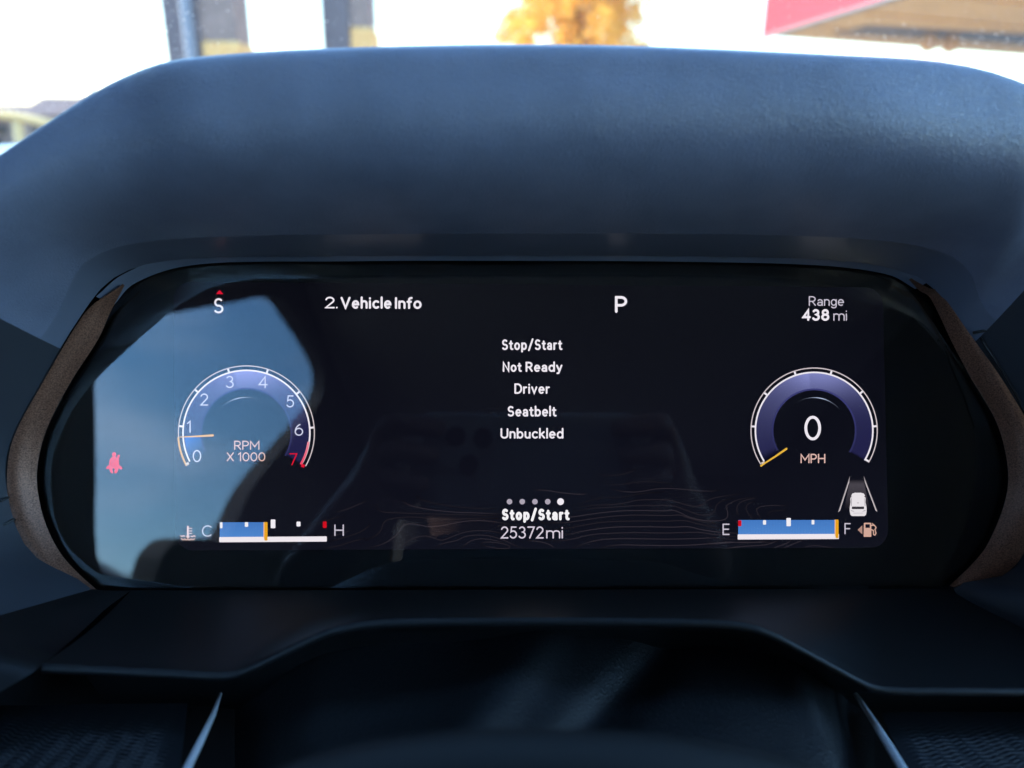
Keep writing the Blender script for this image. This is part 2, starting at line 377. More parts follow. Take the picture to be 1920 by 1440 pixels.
# windshield
ws = empty('windshield', 'clear windshield speckled with dust, black dotted border at its lower left', 'windshield')
wb, wt = Vector((0, .40, .086)), Vector((0, -.12, ZR))
def WS(x, s): q = wb.lerp(wt, s); return Vector((x, q.y, q.z))
nw = (wt - wb).cross(Vector((1, 0, 0))).normalized()
prism('pane', [WS(-.66, -.02), WS(1.15, -.02), WS(1.15, 1.05), WS(-.66, 1.05)], nw * .004, MAT['windshield'], ws)
def on_ws(px, py, off=0):
    o, d = PX(px, py); t = (wb - o).dot(nw) / d.dot(nw); return o + d * t + nw * off
if nw.y > 0: nin = -1
else: nin = 1
vs, fs = [], []
rnd = random.Random(11)
spots = [(rnd.uniform(0, 160), rnd.uniform(60, 230)) for _ in range(60)] + [(rnd.gauss(50, 35), rnd.gauss(195, 10)) for _ in range(45)] + [(rnd.uniform(305, 375), rnd.uniform(0, 115)) for _ in range(50)] + \
        [(rnd.uniform(375, 440), rnd.uniform(0, 110)) for _ in range(14)] + [(rnd.uniform(600, 700), rnd.uniform(0, 90)) for _ in range(16)] + \
        [(rnd.uniform(1560, 1920), rnd.gauss(76, 8)) for _ in range(130)] + [(rnd.uniform(1440, 1920), rnd.uniform(0, 100)) for _ in range(35)] + [(rnd.uniform(-300, 2300), rnd.uniform(-300, 120)) for _ in range(160)]
for x, y in spots:
    c = on_ws(x, y, .0006 * nin * -1 if False else 0); s = .00022 + .00035 * rnd.random() ** 3
    c = c - nw * .0008 * (1 if nw.y > 0 else -1)
    i = len(vs)
    for dx in ((1, 0, 0), (-1, 0, 0), (0, 1, 0), (0, -1, 0), (0, 0, 1), (0, 0, -1)): vs.append(c + Vector(dx) * s)
    fs += [(i + a, i + b, i + c_) for a, b, c_ in ((0, 2, 4), (2, 1, 4), (1, 3, 4), (3, 0, 4), (2, 0, 5), (1, 2, 5), (3, 1, 5), (0, 3, 5))]
mesh('dust_specks', vs, fs, MAT['dust'], ws)['kind'] = 'stuff'
# frit: dot rows that grow and merge into a solid band, placed on the glass along its lower left
vs, fs = [], []
for r_ in range(9):
    for c_ in range(-16, 9):
        x = 2 + c_ * 6.6 - r_ * 1.1 + (3.3 if False else 0); y = 243 + r_ * 3.6 + c_ * 3.7
        rr = (.0003 + .00014 * r_) * 1.15
        c = on_ws(x, y) - nw * .0006 * (1 if nw.y > 0 else -1); i = len(vs)
        ex = Vector((1, 0, 0)); ez = (wt - wb).normalized()
        vs += [c + ex * cos(k * pi / 4) * rr + ez * sin(k * pi / 4) * rr for k in range(8)]; fs.append(tuple(range(i, i + 8)))
mesh('frit_dots', vs, fs, MAT['frit'], ws)['kind'] = 'stuff'
offn = nw * -.0007 * (1 if nw.y > 0 else -1)
band = [on_ws(x, y) + offn for x, y in ((-160, 180), (0, 267), (30, 282), (80, 318), (80, 360), (-160, 300))]
prism('frit_band', band, offn * .4, MAT['frit'], ws)

# ================================================================== DASHBOARD
dash = empty('dashboard', 'dark dashboard with a deep padded hood over the instrument cluster', 'dashboard', M)
N = 96
low_c = [(-40, 1500, .01), (120, 1180, .006), (175, 1110, .0035), (52, 1029, .006), (13, 894, .007), (26, 819, .007), (79, 719, .007), (140, 610, .007), (215, 520, .007), (340, 486, .006), (640, 480, .006), (960, 479, .006), (1300, 480, .006),
         (1560, 488, .006), (1690, 508, .006), (1758, 548, .007), (1819, 627, .007), (1889, 727, .007), (1942, 830, .007), (1946, 960, .007), (1900, 1069, .006), (1789, 1102, .0035), (1850, 1180, .006), (1990, 1500, .01)]
sil_c = [(-330, 2050, 0.0760), (-420, 1500, 0.0710), (-470, 1330, 0.0680), (-520, 1180, 0.0620), (-560, 1000, 0.0620), (-540, 840, 0.0620), (-430, 640, 0.0620), (-250, 470, 0.0620), (-60, 332, 0.0620), (90, 229, 0.0620), (170, 177, 0.0625), (235, 144, 0.0630), (310, 118, 0.0680), (430, 104, 0.0690), (600, 94, 0.0705), (800, 88, 0.0710), (960, 86, 0.0710), (1200, 89, 0.0710),
         (1560, 105, 0.0710), (1780, 120, 0.0690), (1920, 156, 0.0680), (2080, 240, 0.0620), (2300, 420, 0.0620), (2430, 640, 0.0620), (2480, 840, 0.0620), (2470, 1060, 0.0620), (2420, 1280, 0.0620), (2380, 1500, 0.0620), (2300, 2050, 0.0710)]
lowp = spline([P(x, y, z_) for x, y, z_ in low_c], N); silp = spline([P(x, y, z_) for x, y, z_ in sil_c], N)
Mi = M.inverted().to_3x3()
fwdw = Mi @ Vector((0, 1, 0)); dnw = Mi @ Vector((0, 0, -1))
silw = silp; inn = []
for a, b in zip(lowp, silp):
    q = a - b; q.z = 0; inn.append(q.normalized())
Epts = [p + q * .011 + Vector((0, 0, .0012)) for p, q in zip(silw, inn)]
rows = []
NT = 26
for i in range(NT + 1):
    t = i / NT
    row = []
    for a, b in zip(lowp, Epts):
        g = min(1, max(0, (a.y - .036) / .022)); g = g * g * (3 - 2 * g)      # the overhang is deepest along the top
        a_in = t ** (1.05 + .65 * g); a_w = 1 - (1 - t) ** (1.1 + 1.4 * g)
        row.append(Vector((a.x + (b.x - a.x) * a_in, a.y + (b.y - a.y) * a_in, a.z + (b.z - a.z) * a_w)))
    rows.append(row)
def shift(row, f_, dn, grow=0):
    return [p + fwdw * f_ + dnw * dn + Vector((p.x, 0, 0)) * grow for p in row]
for t in (.17, .34, .5, .66, .8, .92, 1.0):
    rows.append([e * (1 - t) ** 2 + (p + Vector((0, 0, .0016)) + q * .002) * 2 * t * (1 - t) + p * t * t for e, p, q in zip(Epts, silw, inn)])
top = rows[-1]
for f_, dn in ((.0022, -.0006), (.006, -.0003), (.012, .0008), (.03, .004), (.06, .010), (.11, .020), (.2, .034)):
    rows.append(shift(top, f_, dn, f_ * .3))
k0 = min(i for i in range(N // 2) if lowp[i].y > P(170, 1113, 0).y and lowp[i].x < 0); rows_cheek = [q[k0] for q in rows[:NT + 1]]; kl = max(i for i in range(N // 2) if lowp[i].y < P(14, 640, 0).y) ; kr = min(i for i in range(N // 2, N) if lowp[i].y < P(1819, 640, 0).y)
def rowpx(q, k=48):                     # picture height of a row, to find where the seams run
    v = RC.transposed() @ (q[k] - CAMF); return 720 + v.y * F / v.z
i1 = min(range(len(rows) // 2 + 6), key=lambda i: abs(rowpx(rows[i]) - 438)); i2 = min(range(NT), key=lambda i: abs(rowpx(rows[i]) - 262))
sub = [q[kl:kr + 1] for q in rows]
def seam(row, lift):                    # a shallow moulded step
    return [p + Vector((0, -.0004, lift)) for p in row]
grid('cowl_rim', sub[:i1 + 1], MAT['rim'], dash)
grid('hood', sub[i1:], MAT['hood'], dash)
o = grid('side_panel', [q[k0:kl + 1] for q in rows], MAT['flank'], dash); o['label'] = 'shade-darkened panel left of the cluster'
o = grid('side_panel', [q[kr:] for q in rows], MAT['flank'], dash); o['label'] = 'shade-darkened panel right of the cluster'
# thin moulded step where the hood meets the cluster frame
def strip(name, c1, c2, m, n=80, mid=0.0, rowsn=6):
    a = spline([P(*p) for p in c1], n); b = spline([P(*p) for p in c2], n)
    rr = []
    for i in range(rowsn + 1):
        t = i / rowsn
        rr.append([p.lerp(q, t) + Vector((0, 0, mid * 4 * t * (1 - t))) for p, q in zip(a, b)])
    return grid(name, rr, m, dash)
ltrim_o = [(232, 533, .0058), (178, 568, .0072), (144, 609, .0074), (79, 719, .0078), (26, 819, .0078), (13, 894, .0076), (22, 964, .007), (52, 1029, .006), (109, 1086, .005), (178, 1108.5, .0035)]
ltrim_i = [(234, 535, .0048), (207, 585, .0026), (184, 636, .0022), (131, 719, .0022), (87, 806, .0022), (70, 876, .0022), (72, 929, .0022), (87, 986, .0022), (114, 1038, .002), (149, 1077, .002), (184, 1108, .002)]
rtrim_o = [(1706, 522, .0058), (1742, 540, .0074), (1762, 548, .0074), (1819, 627, .0078), (1889, 727, .0078), (1942, 830, .0078), (1946, 960, .007), (1920, 1036, .006), (1894, 1069, .005), (1850, 1093, .004), (1786, 1100.5, .0032)]
rtrim_i = [(1704, 524, .0048), (1724, 545, .0026), (1745, 560, .0022), (1784, 640, .0022), (1819, 706, .0022), (1867, 789, .0022), (1889, 872, .0022), (1885, 937, .0022), (1854, 1016, .002), (1824, 1056, .002), (1780, 1098, .002)]
o = strip('bezel_trim', ltrim_o, ltrim_i, MAT['trim'], mid=.0012); o['label'] = 'speckled bronze crescent trim at the left end of the cluster'
o = strip('bezel_trim', rtrim_o, rtrim_i, MAT['trim'], mid=.0012); o['label'] = 'speckled bronze crescent trim at the right end of the cluster'
# inner frame between lens and hood along the top
strip('inner_frame', [(180, 556, .0074), (235, 512, .0068), (345, 478, .0062), (640, 471, .0062), (960, 470, .0062), (1300, 472, .0062), (1560, 480, .0062), (1690, 504, .0066), (1738, 530, .0074)],
      [(212, 574, .001), (255, 530, .001), (370, 496, .001), (640, 490, .001), (960, 489, .001), (1300, 491, .001), (1540, 498, .001), (1665, 515, .001), (1716, 542, .001)], MAT['rim'], mid=.0004)
# lower shelf with its rounded lip, and the fascia falling away beneath
shelf_b = [(-60, 1420, .012), (60, 1262, .012), (246, 1106, .0015), (420, 1105.5, .0015), (960, 1104.5, .0015), (1400, 1104, .0015), (1776, 1103, .0015), (1960, 1130, .004), (2300, 1150, .006)]
lip_c = [(82, 1243), (95, 1243.5), (200, 1248), (330, 1254), (405, 1258), (440, 1255), (480, 1240), (530, 1216), (580, 1192), (630, 1173), (690, 1162), (760, 1158), (960, 1156.5), (1150, 1157), (1320, 1160), (1390, 1165), (1440, 1179), (1500, 1209), (1560, 1242), (1610, 1269), (1640, 1281), (1680, 1286), (1760, 1287), (1920, 1288), (2300, 1290)]
n = 140
LW = .048
lip = spline([P(x, y, LW) for x, y in lip_c], n)
bk_c = [(246, 1107), (300, 1107), (960, 1105.5), (1776, 1104), (2300, 1104)]
def back_edge(p):
    # straight back towards the lens foot
    q = p.copy(); t = (p.x - lip[0].x) / (lip[-1].x - lip[0].x); q.z = .0015
    a = P(246, 1107, .0015); b = P(1776, 1104, .0015); c = P(2300, 1130, .0015)
    s = (p.x - lip[0].x) / (P(1780, 1288, LW).x - lip[0].x)
    q = a.lerp(b, s) if s <= 1 else b.lerp(c, (s - 1) / .6)
    return q
bkp = [back_edge(p) for p in lip]
rows = []
for i in range(13):
    t = i / 12; rows.append([a.lerp(b, t) + Vector((0, -.0016 * sin(pi * t), 0)) for a, b in zip(bkp, lip)])
for k in range(1, 8):                                         # rounded nose
    a = pi * .93 * k / 7; r_ = .0013
    rows.append([p + Vector((0, -r_ * (1 - cos(a)), r_ * sin(a))) for p in lip])
end = rows[-1]
for dz, dy in ((-.006, -.0015), (-.02, -.006), (-.035, -.02)): rows.append([p + Vector((0, dy, dz)) for p in end])
grid('lower_shelf', rows, MAT['plastic'], dash)
# side cheek at the shelf's left end
sc = spline([P(*p) for p in ((246, 1107, .0015), (200, 1140, .012), (160, 1178, .022), (110, 1222, .036), (80, 1244, .0485), (60, 1262, .052), (-60, 1330, .056), (-330, 1470, .058))], len(rows_cheek))
grid('side_cheek', [[p.lerp(q, i / 8) + Vector((0, 0, .001 * 4 * (i / 8) * (1 - i / 8))) for p, q in zip(rows_cheek, sc)] for i in range(9)], MAT['plastic'], dash)
# seams either side (thin raised beads on the hood flank)
def bead(pts, r_, m=MAT['lip']):
    tube('seam_bead', spline([P(*p) for p in pts], 16), r_, m, dash, seg=8)
bead([(-40, 950, .012), (0, 940, .0105), (17, 932, .0085)], .0004)
bead([(-40, 1004, .012), (0, 987, .0105), (28, 973, .0075)], .0004)
bead([(1824, 624, .0095), (1870, 616, .014), (1925, 607, .020), (2000, 600, .026)], .0005)
bead([(1838, 634, .0095), (1862, 670, .0115), (1900, 732, .013), (1935, 800, .0145)], .0005)
# lower fascia closing the space under the shelf
rows = []
for (v_, w_) in ((-.062, .004), (-.075, .008), (-.10, .012), (-.15, .02), (-.30, .04)):
    rows.append([Vector((x / 40 * .5 - .25, v_, w_)) for x in range(41)])
grid('lower_fascia', rows, MAT['matte'], dash)
# rippled knee panels
def ripple(corners, nu, nv, label, ph):
    a, b, c, d = [P(*p) for p in corners]
    rows = []
    for j in range(nv + 1):
        t = j / nv; row = []
        for i in range(nu + 1):
            s = i / nu; p = a.lerp(b, s).lerp(d.lerp(c, s), t)
            x, y = p.x * 1000, (p - a.lerp(b, s)).length * 1000
            wv = sin(2 * pi * (y / 1.75 + .22 * sin(2 * pi * x / 5.2) + x * .055))
            edge = min(1, s * 9, (1 - s) * 9, t * 3)
            row.append(p + Vector((0, .3, .95)) * (.00032 * wv * edge))
        rows.append(row)
    o = grid('knee_panel', rows, MAT['ripple'], dash); o['label'] = label
ripple([(-120, 1325, .030), (352, 1318, .030), (330, 1520, .075), (-160, 1520, .075)], 220, 90, 'rippled knee panel left of the steering column', 0)
ripple([(1650, 1335, .034), (2000, 1335, .034), (2050, 1520, .075), (1738, 1520, .075)], 170, 80, 'rippled knee panel right of the steering column', 1)
for nm, pts, r_ in (('silver_strip', [(414, 1300, .030), (404, 1330, .036), (380, 1382, .048), (352, 1440, .060), (310, 1520, .075)], (.0004, .0008, .0010, .0011, .0012)),
                    ('silver_strip', [(1604, 1302, .032), (1622, 1328, .037), (1652, 1375, .046), (1692, 1440, .060), (1735, 1520, .072)], (.0007, .0009, .0011, .0012, .0013))):
    tube(nm, spline([P(*p) for p in pts], 5), list(r_), MAT['chrome'], dash, seg=12)
tag(dash.children[-1], 'silver strip right of the steering column'); tag(dash.children[-2], 'silver strip left of the steering column')
# dashboard top behind the hood
r0 = M.inverted()
def worldpart(name, vs, fs, m):
    return mesh(name, [r0 @ Vector(v) for v in vs], fs, m, dash)
nx = 30
vs = []; 
for y, z in ((.11, .072), (.14, .078), (.2, .0815), (.3, .083), (.42, .084)):
    for i in range(nx + 1): vs.append((-.64 + 1.76 * i / nx, y, z))
o = worldpart('top_pad', vs, grid_faces(5, nx + 1), MAT['hood']); o.data.polygons.foreach_set('use_smooth', [True] * len(o.data.polygons))
vs = [(-.64, .105, -.5), (1.12, .105, -.5), (1.12, .105, .071), (-.64, .105, .071), (-.64, .40, -.5), (1.12, .40, -.5), (1.12, .40, .071), (-.64, .40, .071)]
worldpart('dash_body', vs, [(0, 1, 2, 3), (5, 4, 7, 6), (4, 0, 3, 7), (1, 5, 6, 2), (4, 5, 1, 0)], MAT['matte'])
# ================================================================== STEERING COLUMN AND WHEEL
colm = empty('steering_column', 'folded black leather boot around the steering column under the shelf', 'steering column', M)
def boot():
    rows = []; nv, nu = 90, 150
    for j in range(nv + 1):
        t = j / nv; row = []
        for i in range(nu + 1):
            s = i / nu
            px = 440 + (1640 - 440) * s; py = 1178 + 330 * t + 14 * sin(pi * s) * t
            wz = .010 + .062 * t ** .9 + .010 * sin(pi * s)
            edge = min(1, s * 7, (1 - s) * 7)
            wz -= .03 * (1 - edge) ** 2
            q = px / 160
            f1 = math.exp(-((px - (760 + 260 * (1 - t))) / 70) ** 2)          # diagonal fold on the left
            f2 = math.exp(-((px - (960 + 330 * (1 - t) )) / 60) ** 2)
            f3 = math.exp(-((px - (1620 - 150 * (1 - t))) / 42) ** 2)
            wz += .006 * f1 - .006 * f2 + .007 * f3 + .0012 * sin(q * 2.1 + t * 5) * edge
            row.append(P(px, py, wz))
        rows.append(row)
    grid('leather_boot', rows, MAT['leather'], colm)
boot()
wheel = empty('steering_wheel', 'smooth dark hub of the steering wheel at the bottom edge', 'steering wheel', M)
def hub():
    c = spline([P(x, y, .128) for x, y in ((430, 1480), (560, 1425), (700, 1389), (850, 1370), (960, 1366), (1100, 1368), (1240, 1378), (1380, 1400), (1490, 1432), (1580, 1480))], 60)
    rows = []
    for k in range(9):
        a = pi / 2 * k / 8; rows.append([p + Vector((0, -.012 * (1 - cos(a)) , .010 * sin(a) - .0)) for p in c])
    rows.append([p + Vector((0, -.05, .014)) for p in c]); rows.append([p + Vector((0, -.12, .012)) for p in c])
    rows.insert(0, [p + Vector((0, -.01, -.02)) for p in c])
    grid('hub_cover', rows, mat('hub_plastic', (.006, .007, .008), .6, spec=.25, bump=.2, bscale=2500, bdist=.00008), wheel)
hub()
# ================================================================== INSTRUMENT CLUSTER
clu = empty('instrument_cluster', 'glossy black digital instrument cluster with two gauges lit under the hood', 'instrument cluster', M)
outline = [(176, 1103, 0), (149, 1080, 0), (110, 1038, 0), (83, 986, 0), (68, 929, 0), (66, 876, 0), (82, 806, 0), (126, 719, 0), (178, 636, 0), (222, 560, 0), (262, 522, 0), (345, 494, 0), (640, 486, 0), (960, 485, 0), (1300, 487, 0), (1560, 494, 0), (1660, 508, 0), (1716, 540, 0),
           (1788, 640, 0), (1823, 706, 0), (1871, 789, 0), (1893, 872, 0), (1889, 937, 0), (1858, 1016, 0), (1828, 1056, 0), (1786, 1101, 0)]
cu = spline([P(*p) for p in outline], 110)
front = [Vector((p.x, p.y, 0)) for p in cu]
nF = len(front)
# the moulded lens: a flat front with a tight edge roll, open behind
vs = front + [Vector((p.x * 1.001, p.y, -.0008)) for p in front] + [Vector((p.x * 1.0013, p.y, -.004)) for p in front]
cidx = len(vs)
fs = [tuple(range(nF))] + [(k * nF + i, k * nF + (i + 1) % nF, (k + 1) * nF + (i + 1) % nF, (k + 1) * nF + i) for k in range(2) for i in range(nF)]
lens_o = mesh('lens', vs, fs, MAT['lens'], clu)
bm = bmesh.new(); bm.from_mesh(lens_o.data); bmesh.ops.recalc_face_normals(bm, faces=bm.faces)
big = max(bm.faces, key=lambda f: f.calc_area())
if big.normal.z < 0: bmesh.ops.reverse_faces(bm, faces=bm.faces)
bm.to_mesh(lens_o.data); bm.free()
prism('backing', [Vector((p.x * 1.004, p.y * 1.01, -.0052)) for p in cu], (0, 0, -.012), MAT['matte'], clu)

Wp, Wc, Wb, Wr, Wt = -.0049, -.0046, -.0044, -.0042, -.0040
def C(r, g, b, k=1.0): return (lin(r) * k, lin(g) * k, lin(b) * k, 1)
WHITE = C(246, 240, 248); SOFT = C(205, 198, 212); AMBER = C(232, 178, 92); RED = C(222, 20, 52); PINK = C(232, 190, 180); BLUE = C(62, 118, 196)
def gpoly(name, polys, parent, wz, label=None):
    """polys: list of (pixel outline, colour or list of colours)"""
    vs, fs, cs = [], [], []
    for k, (pts, col) in enumerate(polys):
        i = len(vs); vs += [P(x, y, wz + k * 6e-6) for x, y in pts]; fs.append(tuple(range(i, i + len(pts))))
        cs += (list(col) if isinstance(col, list) else [col] * len(pts))
    o = mesh(name, vs, fs, MAT['glow'], parent, cols=cs)
    bm = bmesh.new(); bm.from_mesh(o.data); bmesh.ops.triangulate(bm, faces=[f for f in bm.faces if len(f.verts) > 4]); bm.to_mesh(o.data); bm.free()
    if label: o['label'] = label
    return o
def ribbon(vs, fs, cs, pts, wd, col, wz, closed=False, caps=True):
    """flat stroke with round ends, in pixels"""
    n = len(pts)
    if n < 2: return
    P2 = [Vector((x, y)) for x, y in pts]; L = []; Rr = []
    for i, p in enumerate(P2):
        a = P2[(i - 1) % n] if (closed or i) else None; b = P2[(i + 1) % n] if (closed or i < n - 1) else None
        d1 = (p - a).normalized() if a is not None and (p - a).length > 1e-6 else None
        d2 = (b - p).normalized() if b is not None and (b - p).length > 1e-6 else None
        d1 = d1 or d2; d2 = d2 or d1
        n1 = Vector((-d1.y, d1.x)); n2 = Vector((-d2.y, d2.x)); m = n1 + n2
        if m.length < .2: m = n1.copy()
        m.normalize(); k = 1 / max(.45, m.dot(n1)); h = (wd[i] if isinstance(wd, list) else wd) / 2
        L.append(p + m * h * k); Rr.append(p - m * h * k)
    i0 = len(vs)
    colf = col if isinstance(col, list) else [col] * n
    for a, b, c in zip(L, Rr, colf): vs += [P(a.x, a.y, wz), P(b.x, b.y, wz)]; cs += [c, c]
    for i in range(n - 1 + (1 if closed else 0)):
        j = (i + 1) % n; fs.append((i0 + 2 * i, i0 + 2 * j, i0 + 2 * j + 1, i0 + 2 * i + 1))
    if caps and not closed:
        for p, q, c, h in ((P2[0], P2[1], colf[0], wd[0] if isinstance(wd, list) else wd), (P2[-1], P2[-2], colf[-1], wd[-1] if isinstance(wd, list) else wd)):
            d = (p - q).normalized(); a0 = math.atan2(d.y, d.x); i = len(vs)
            for k in range(9):
                a = a0 - pi / 2 + pi * k / 8; vs.append(P(p.x + cos(a) * h / 2, p.y + sin(a) * h / 2, wz)); cs.append(c)
            fs.append(tuple(range(i, i + 9)))
def strokes(name, list_, parent, wz, label=None):
    vs, fs, cs = [], [], []
    for k, s in enumerate(list_):
        pts, wd, col = s[:3]; ribbon(vs, fs, cs, pts, wd, col, wz + k * 3e-6, closed=len(s) > 3 and s[3] == 'c', caps=not (len(s) > 3 and s[3] == 'b'))
    o = mesh(name, vs, fs, MAT['glow'], parent, cols=cs)
    if label: o['label'] = label
    return o
# --- a rounded stroke alphabet (x right, y up, cap height 1)
def ar(cx, cy, rx, ry, a0, a1, n=14): return [(cx + rx * cos(rad(a0 + (a1 - a0) * i / n)), cy + ry * sin(rad(a0 + (a1 - a0) * i / n))) for i in range(n + 1)]
X = .66
G = {
 '0': (.58, [ar(.29, .5, .29, .5, 0, 360, 28)]), '1': (.24, [[(0, .8), (.2, 1), (.2, 0)]]),
 '2': (.55, [ar(.27, .73, .26, .27, 165, -38) + [(0, 0), (.55, 0)]]),
 '3': (.54, [ar(.25, .765, .23, .235, 150, -75) + ar(.25, .27, .28, .27, 75, -150)]),
 '4': (.60, [[(.45, 0), (.45, 1), (0, .27), (.6, .27)]]),
 '5': (.53, [[(.48, 1), (.1, 1), (.055, .56)] + ar(.24, .32, .28, .32, 125, -150)]),
 '6': (.56, [ar(.28, .31, .28, .31, 180, 540, 26), ar(.52, .31, .52, .69, 180, 108, 10)]),
 '7': (.54, [[(0, 1), (.54, 1), (.16, 0)]]),
 '8': (.56, [ar(.28, .76, .23, .24, -90, 270, 22), ar(.28, .27, .28, .27, 90, 450, 24)]),
 'S': (.54, [ar(.27, .745, .235, .255, 40, 270, 14)[:-1] + ar(.26, .255, .27, .255, 90, -145, 14)]),
 'P': (.52, [[(0, 0), (0, 1), (.25, 1)] + ar(.25, .72, .27, .28, 90, -90)[1:] + [(0, .44)]]),
 'R': (.56, [[(0, 0), (0, 1), (.25, 1)] + ar(.25, .73, .27, .27, 90, -90)[1:] + [(0, .46)], [(.26, .46), (.55, 0)]]),
 'M': (.78, [[(0, 0), (0, 1), (.39, .32), (.78, 1), (.78, 0)]]), 'X': (.6, [[(0, 0), (.6, 1)], [(0, 1), (.6, 0)]]),
 'H': (.62, [[(0, 0), (0, 1)], [(.62, 0), (.62, 1)], [(0, .5), (.62, .5)]]),
 'C': (.68, [ar(.42, .5, .42, .5, 48, 312, 22)]), 'E': (.48, [[(.48, 1), (0, 1), (0, 0), (.48, 0)], [(0, .51), (.44, .51)]]),
 'F': (.46, [[(.46, 1), (0, 1), (0, 0)], [(0, .5), (.42, .5)]]),
 'V': (.68, [[(0, 1), (.34, 0), (.68, 1)]]), 'I': (.0, [[(0, 0), (0, 1)]]), 'N': (.6, [[(0, 0), (0, 1), (.6, 0), (.6, 1)]]),
 'D': (.6, [[(0, 0), (0, 1), (.24, 1)] + ar(.24, .5, .38, .5, 90, -90)[1:] + [(0, 0)]]),
 'U': (.58, [[(0, 1), (0, .3)] + ar(.29, .29, .29, .29, 180, 360)[1:] + [(.58, 1)]]),
 'e': (.46, [[(.01, .34), (.46, .34)] + ar(.23, .33, .23, .33, 4, 305)]),
 'h': (.42, [[(0, 0), (0, 1.04)], [(0, .42)] + ar(.21, .44, .21, .22, 175, 0) + [(.42, 0)]]),
 'i': (.0, [[(0, 0), (0, X)], [(0, .93), (0, .96)]]), 'c': (.42, [ar(.25, .33, .25, .33, 50, 310)]), 'l': (.0, [[(0, 0), (0, 1.04)]]),
 'n': (.42, [[(0, 0), (0, X)], [(0, .42)] + ar(.21, .44, .21, .22, 175, 0) + [(.42, 0)]]),
 'f': (.26, [[(.1, 0), (.1, .8)] + ar(.27, .82, .17, .2, 180, 80, 7), [(-.03, .63), (.25, .63)]]),
 'o': (.5, [ar(.25, .33, .25, .33, 0, 360, 22)]),
 'a': (.42, [ar(.21, .45, .19, .21, 155, 0, 9) + [(.41, 0)], ar(.2, .175, .2, .175, 0, 360, 20)]),
 'g': (.44, [ar(.22, .34, .22, .32, 0, 360, 22), [(.44, X), (.44, -.08)] + ar(.22, -.08, .22, .2, 0, -150, 9)]),
 'm': (.74, [[(0, 0), (0, X)], [(0, .42)] + ar(.185, .45, .185, .21, 175, 0, 9) + [(.37, 0)], [(.37, .42)] + ar(.555, .45, .185, .21, 175, 0, 9) + [(.74, 0)]]),
 't': (.26, [[(.1, .88), (.1, .2)] + ar(.26, .18, .16, .18, 180, 285, 7), [(-.04, .63), (.27, .63)]]),
 'p': (.48, [[(0, X), (0, -.27)], ar(.24, .33, .24, .33, 0, 360, 22)]), 'r': (.25, [[(0, 0), (0, X)], [(0, .4)] + ar(.23, .4, .23, .25, 170, 85, 7)]),
 '/': (.46, [[(0, -.12), (.46, 1.12)]]), 'd': (.48, [[(.48, 0), (.48, 1.04)], ar(.24, .33, .24, .33, 0, 360, 22)]),
 'y': (.46, [[(0, X), (.24, .02)], [(.46, X), (.17, -.24), (.04, -.26)]]), 'v': (.46, [[(0, X), (.23, 0), (.46, X)]]),
 'b': (.48, [[(0, 0), (0, 1.04)], ar(.24, .33, .24, .33, 0, 360, 22)]), 'u': (.42, [[(0, X), (0, .22)] + ar(.21, .22, .21, .22, 180, 345) + [(.42, X), (.42, 0)]]),
 'k': (.42, [[(0, 0), (0, 1.04)], [(.38, X), (.02, .3)], [(.13, .4), (.42, 0)]]), '.': (.0, [[(0, 0), (0, .02)]]), ' ': (.1, []), 's': (.4, [])}
def text(s, x0, x1, yb, h, wt, col, parent, name='text_line', label=None, gap=.2, wz=None):
    """s fitted between pixel x0 and x1, baseline at pixel yb, cap height h, stroke wt"""
    list_ = []
    hh = h - wt; adv = []
    tot = sum(G[c][0] for c in s); sp = len(s) - 1
    inner = (x1 - x0 - wt); k = hh * 1.0
    wid = tot * k; gapk = wt + .105 * h
    sc = (inner - gapk * sp) / wid if sp else 1
    if not sp: sc = inner / wid if wid > 1 else 1; gapk = 0
    x = x0 + wt / 2
    for c in s:
        wdt, st = G[c]
        for q in st: list_.append(([(x + px * k * sc, yb - wt / 2 - py * hh) for px, py in q], wt, col))
        x += wdt * k * sc + gapk
    return strokes(name, list_, parent, Wt if wz is None else wz, label or 'lit text reading ' + s)

# panel (very faint backlight) with rounded corners
def rrect(x0, y0, x1, y1, r_, tl=None):
    pts = []
    for cx, cy, a in ((x1 - r_, y0 + r_, -90), (x1 - r_, y1 - r_, 0), (x0 + r_, y1 - r_, 90), (x0 + r_, y0 + r_, 180)):
        pts += [(cx + r_ * cos(rad(a + 15 * k)), cy + r_ * sin(rad(a + 15 * k))) for k in range(7)]
    return pts
def tilt(p):   # the panel's corners as the photograph shows them
    x, y = p; s = (x - 325) / 1333; t = (y - 528) / 500
    return (325 + (1655 - 325) * s + 11 * s * t + 3 * (1 - s) * t, 528 + 11 * s * (1 - t) + (y - 528) + (1 - s) * 4 * t + (-1) * s * t)
pn = [tilt(p) for p in rrect(325, 528, 1658, 1028, 34)]
pc = [C(8, 9, 17, 1.0 + 1.2 * max(0, (y - 860) / 170)) for x, y in pn]
disp = gpoly('display_panel', [(pn, pc)], clu, Wp)

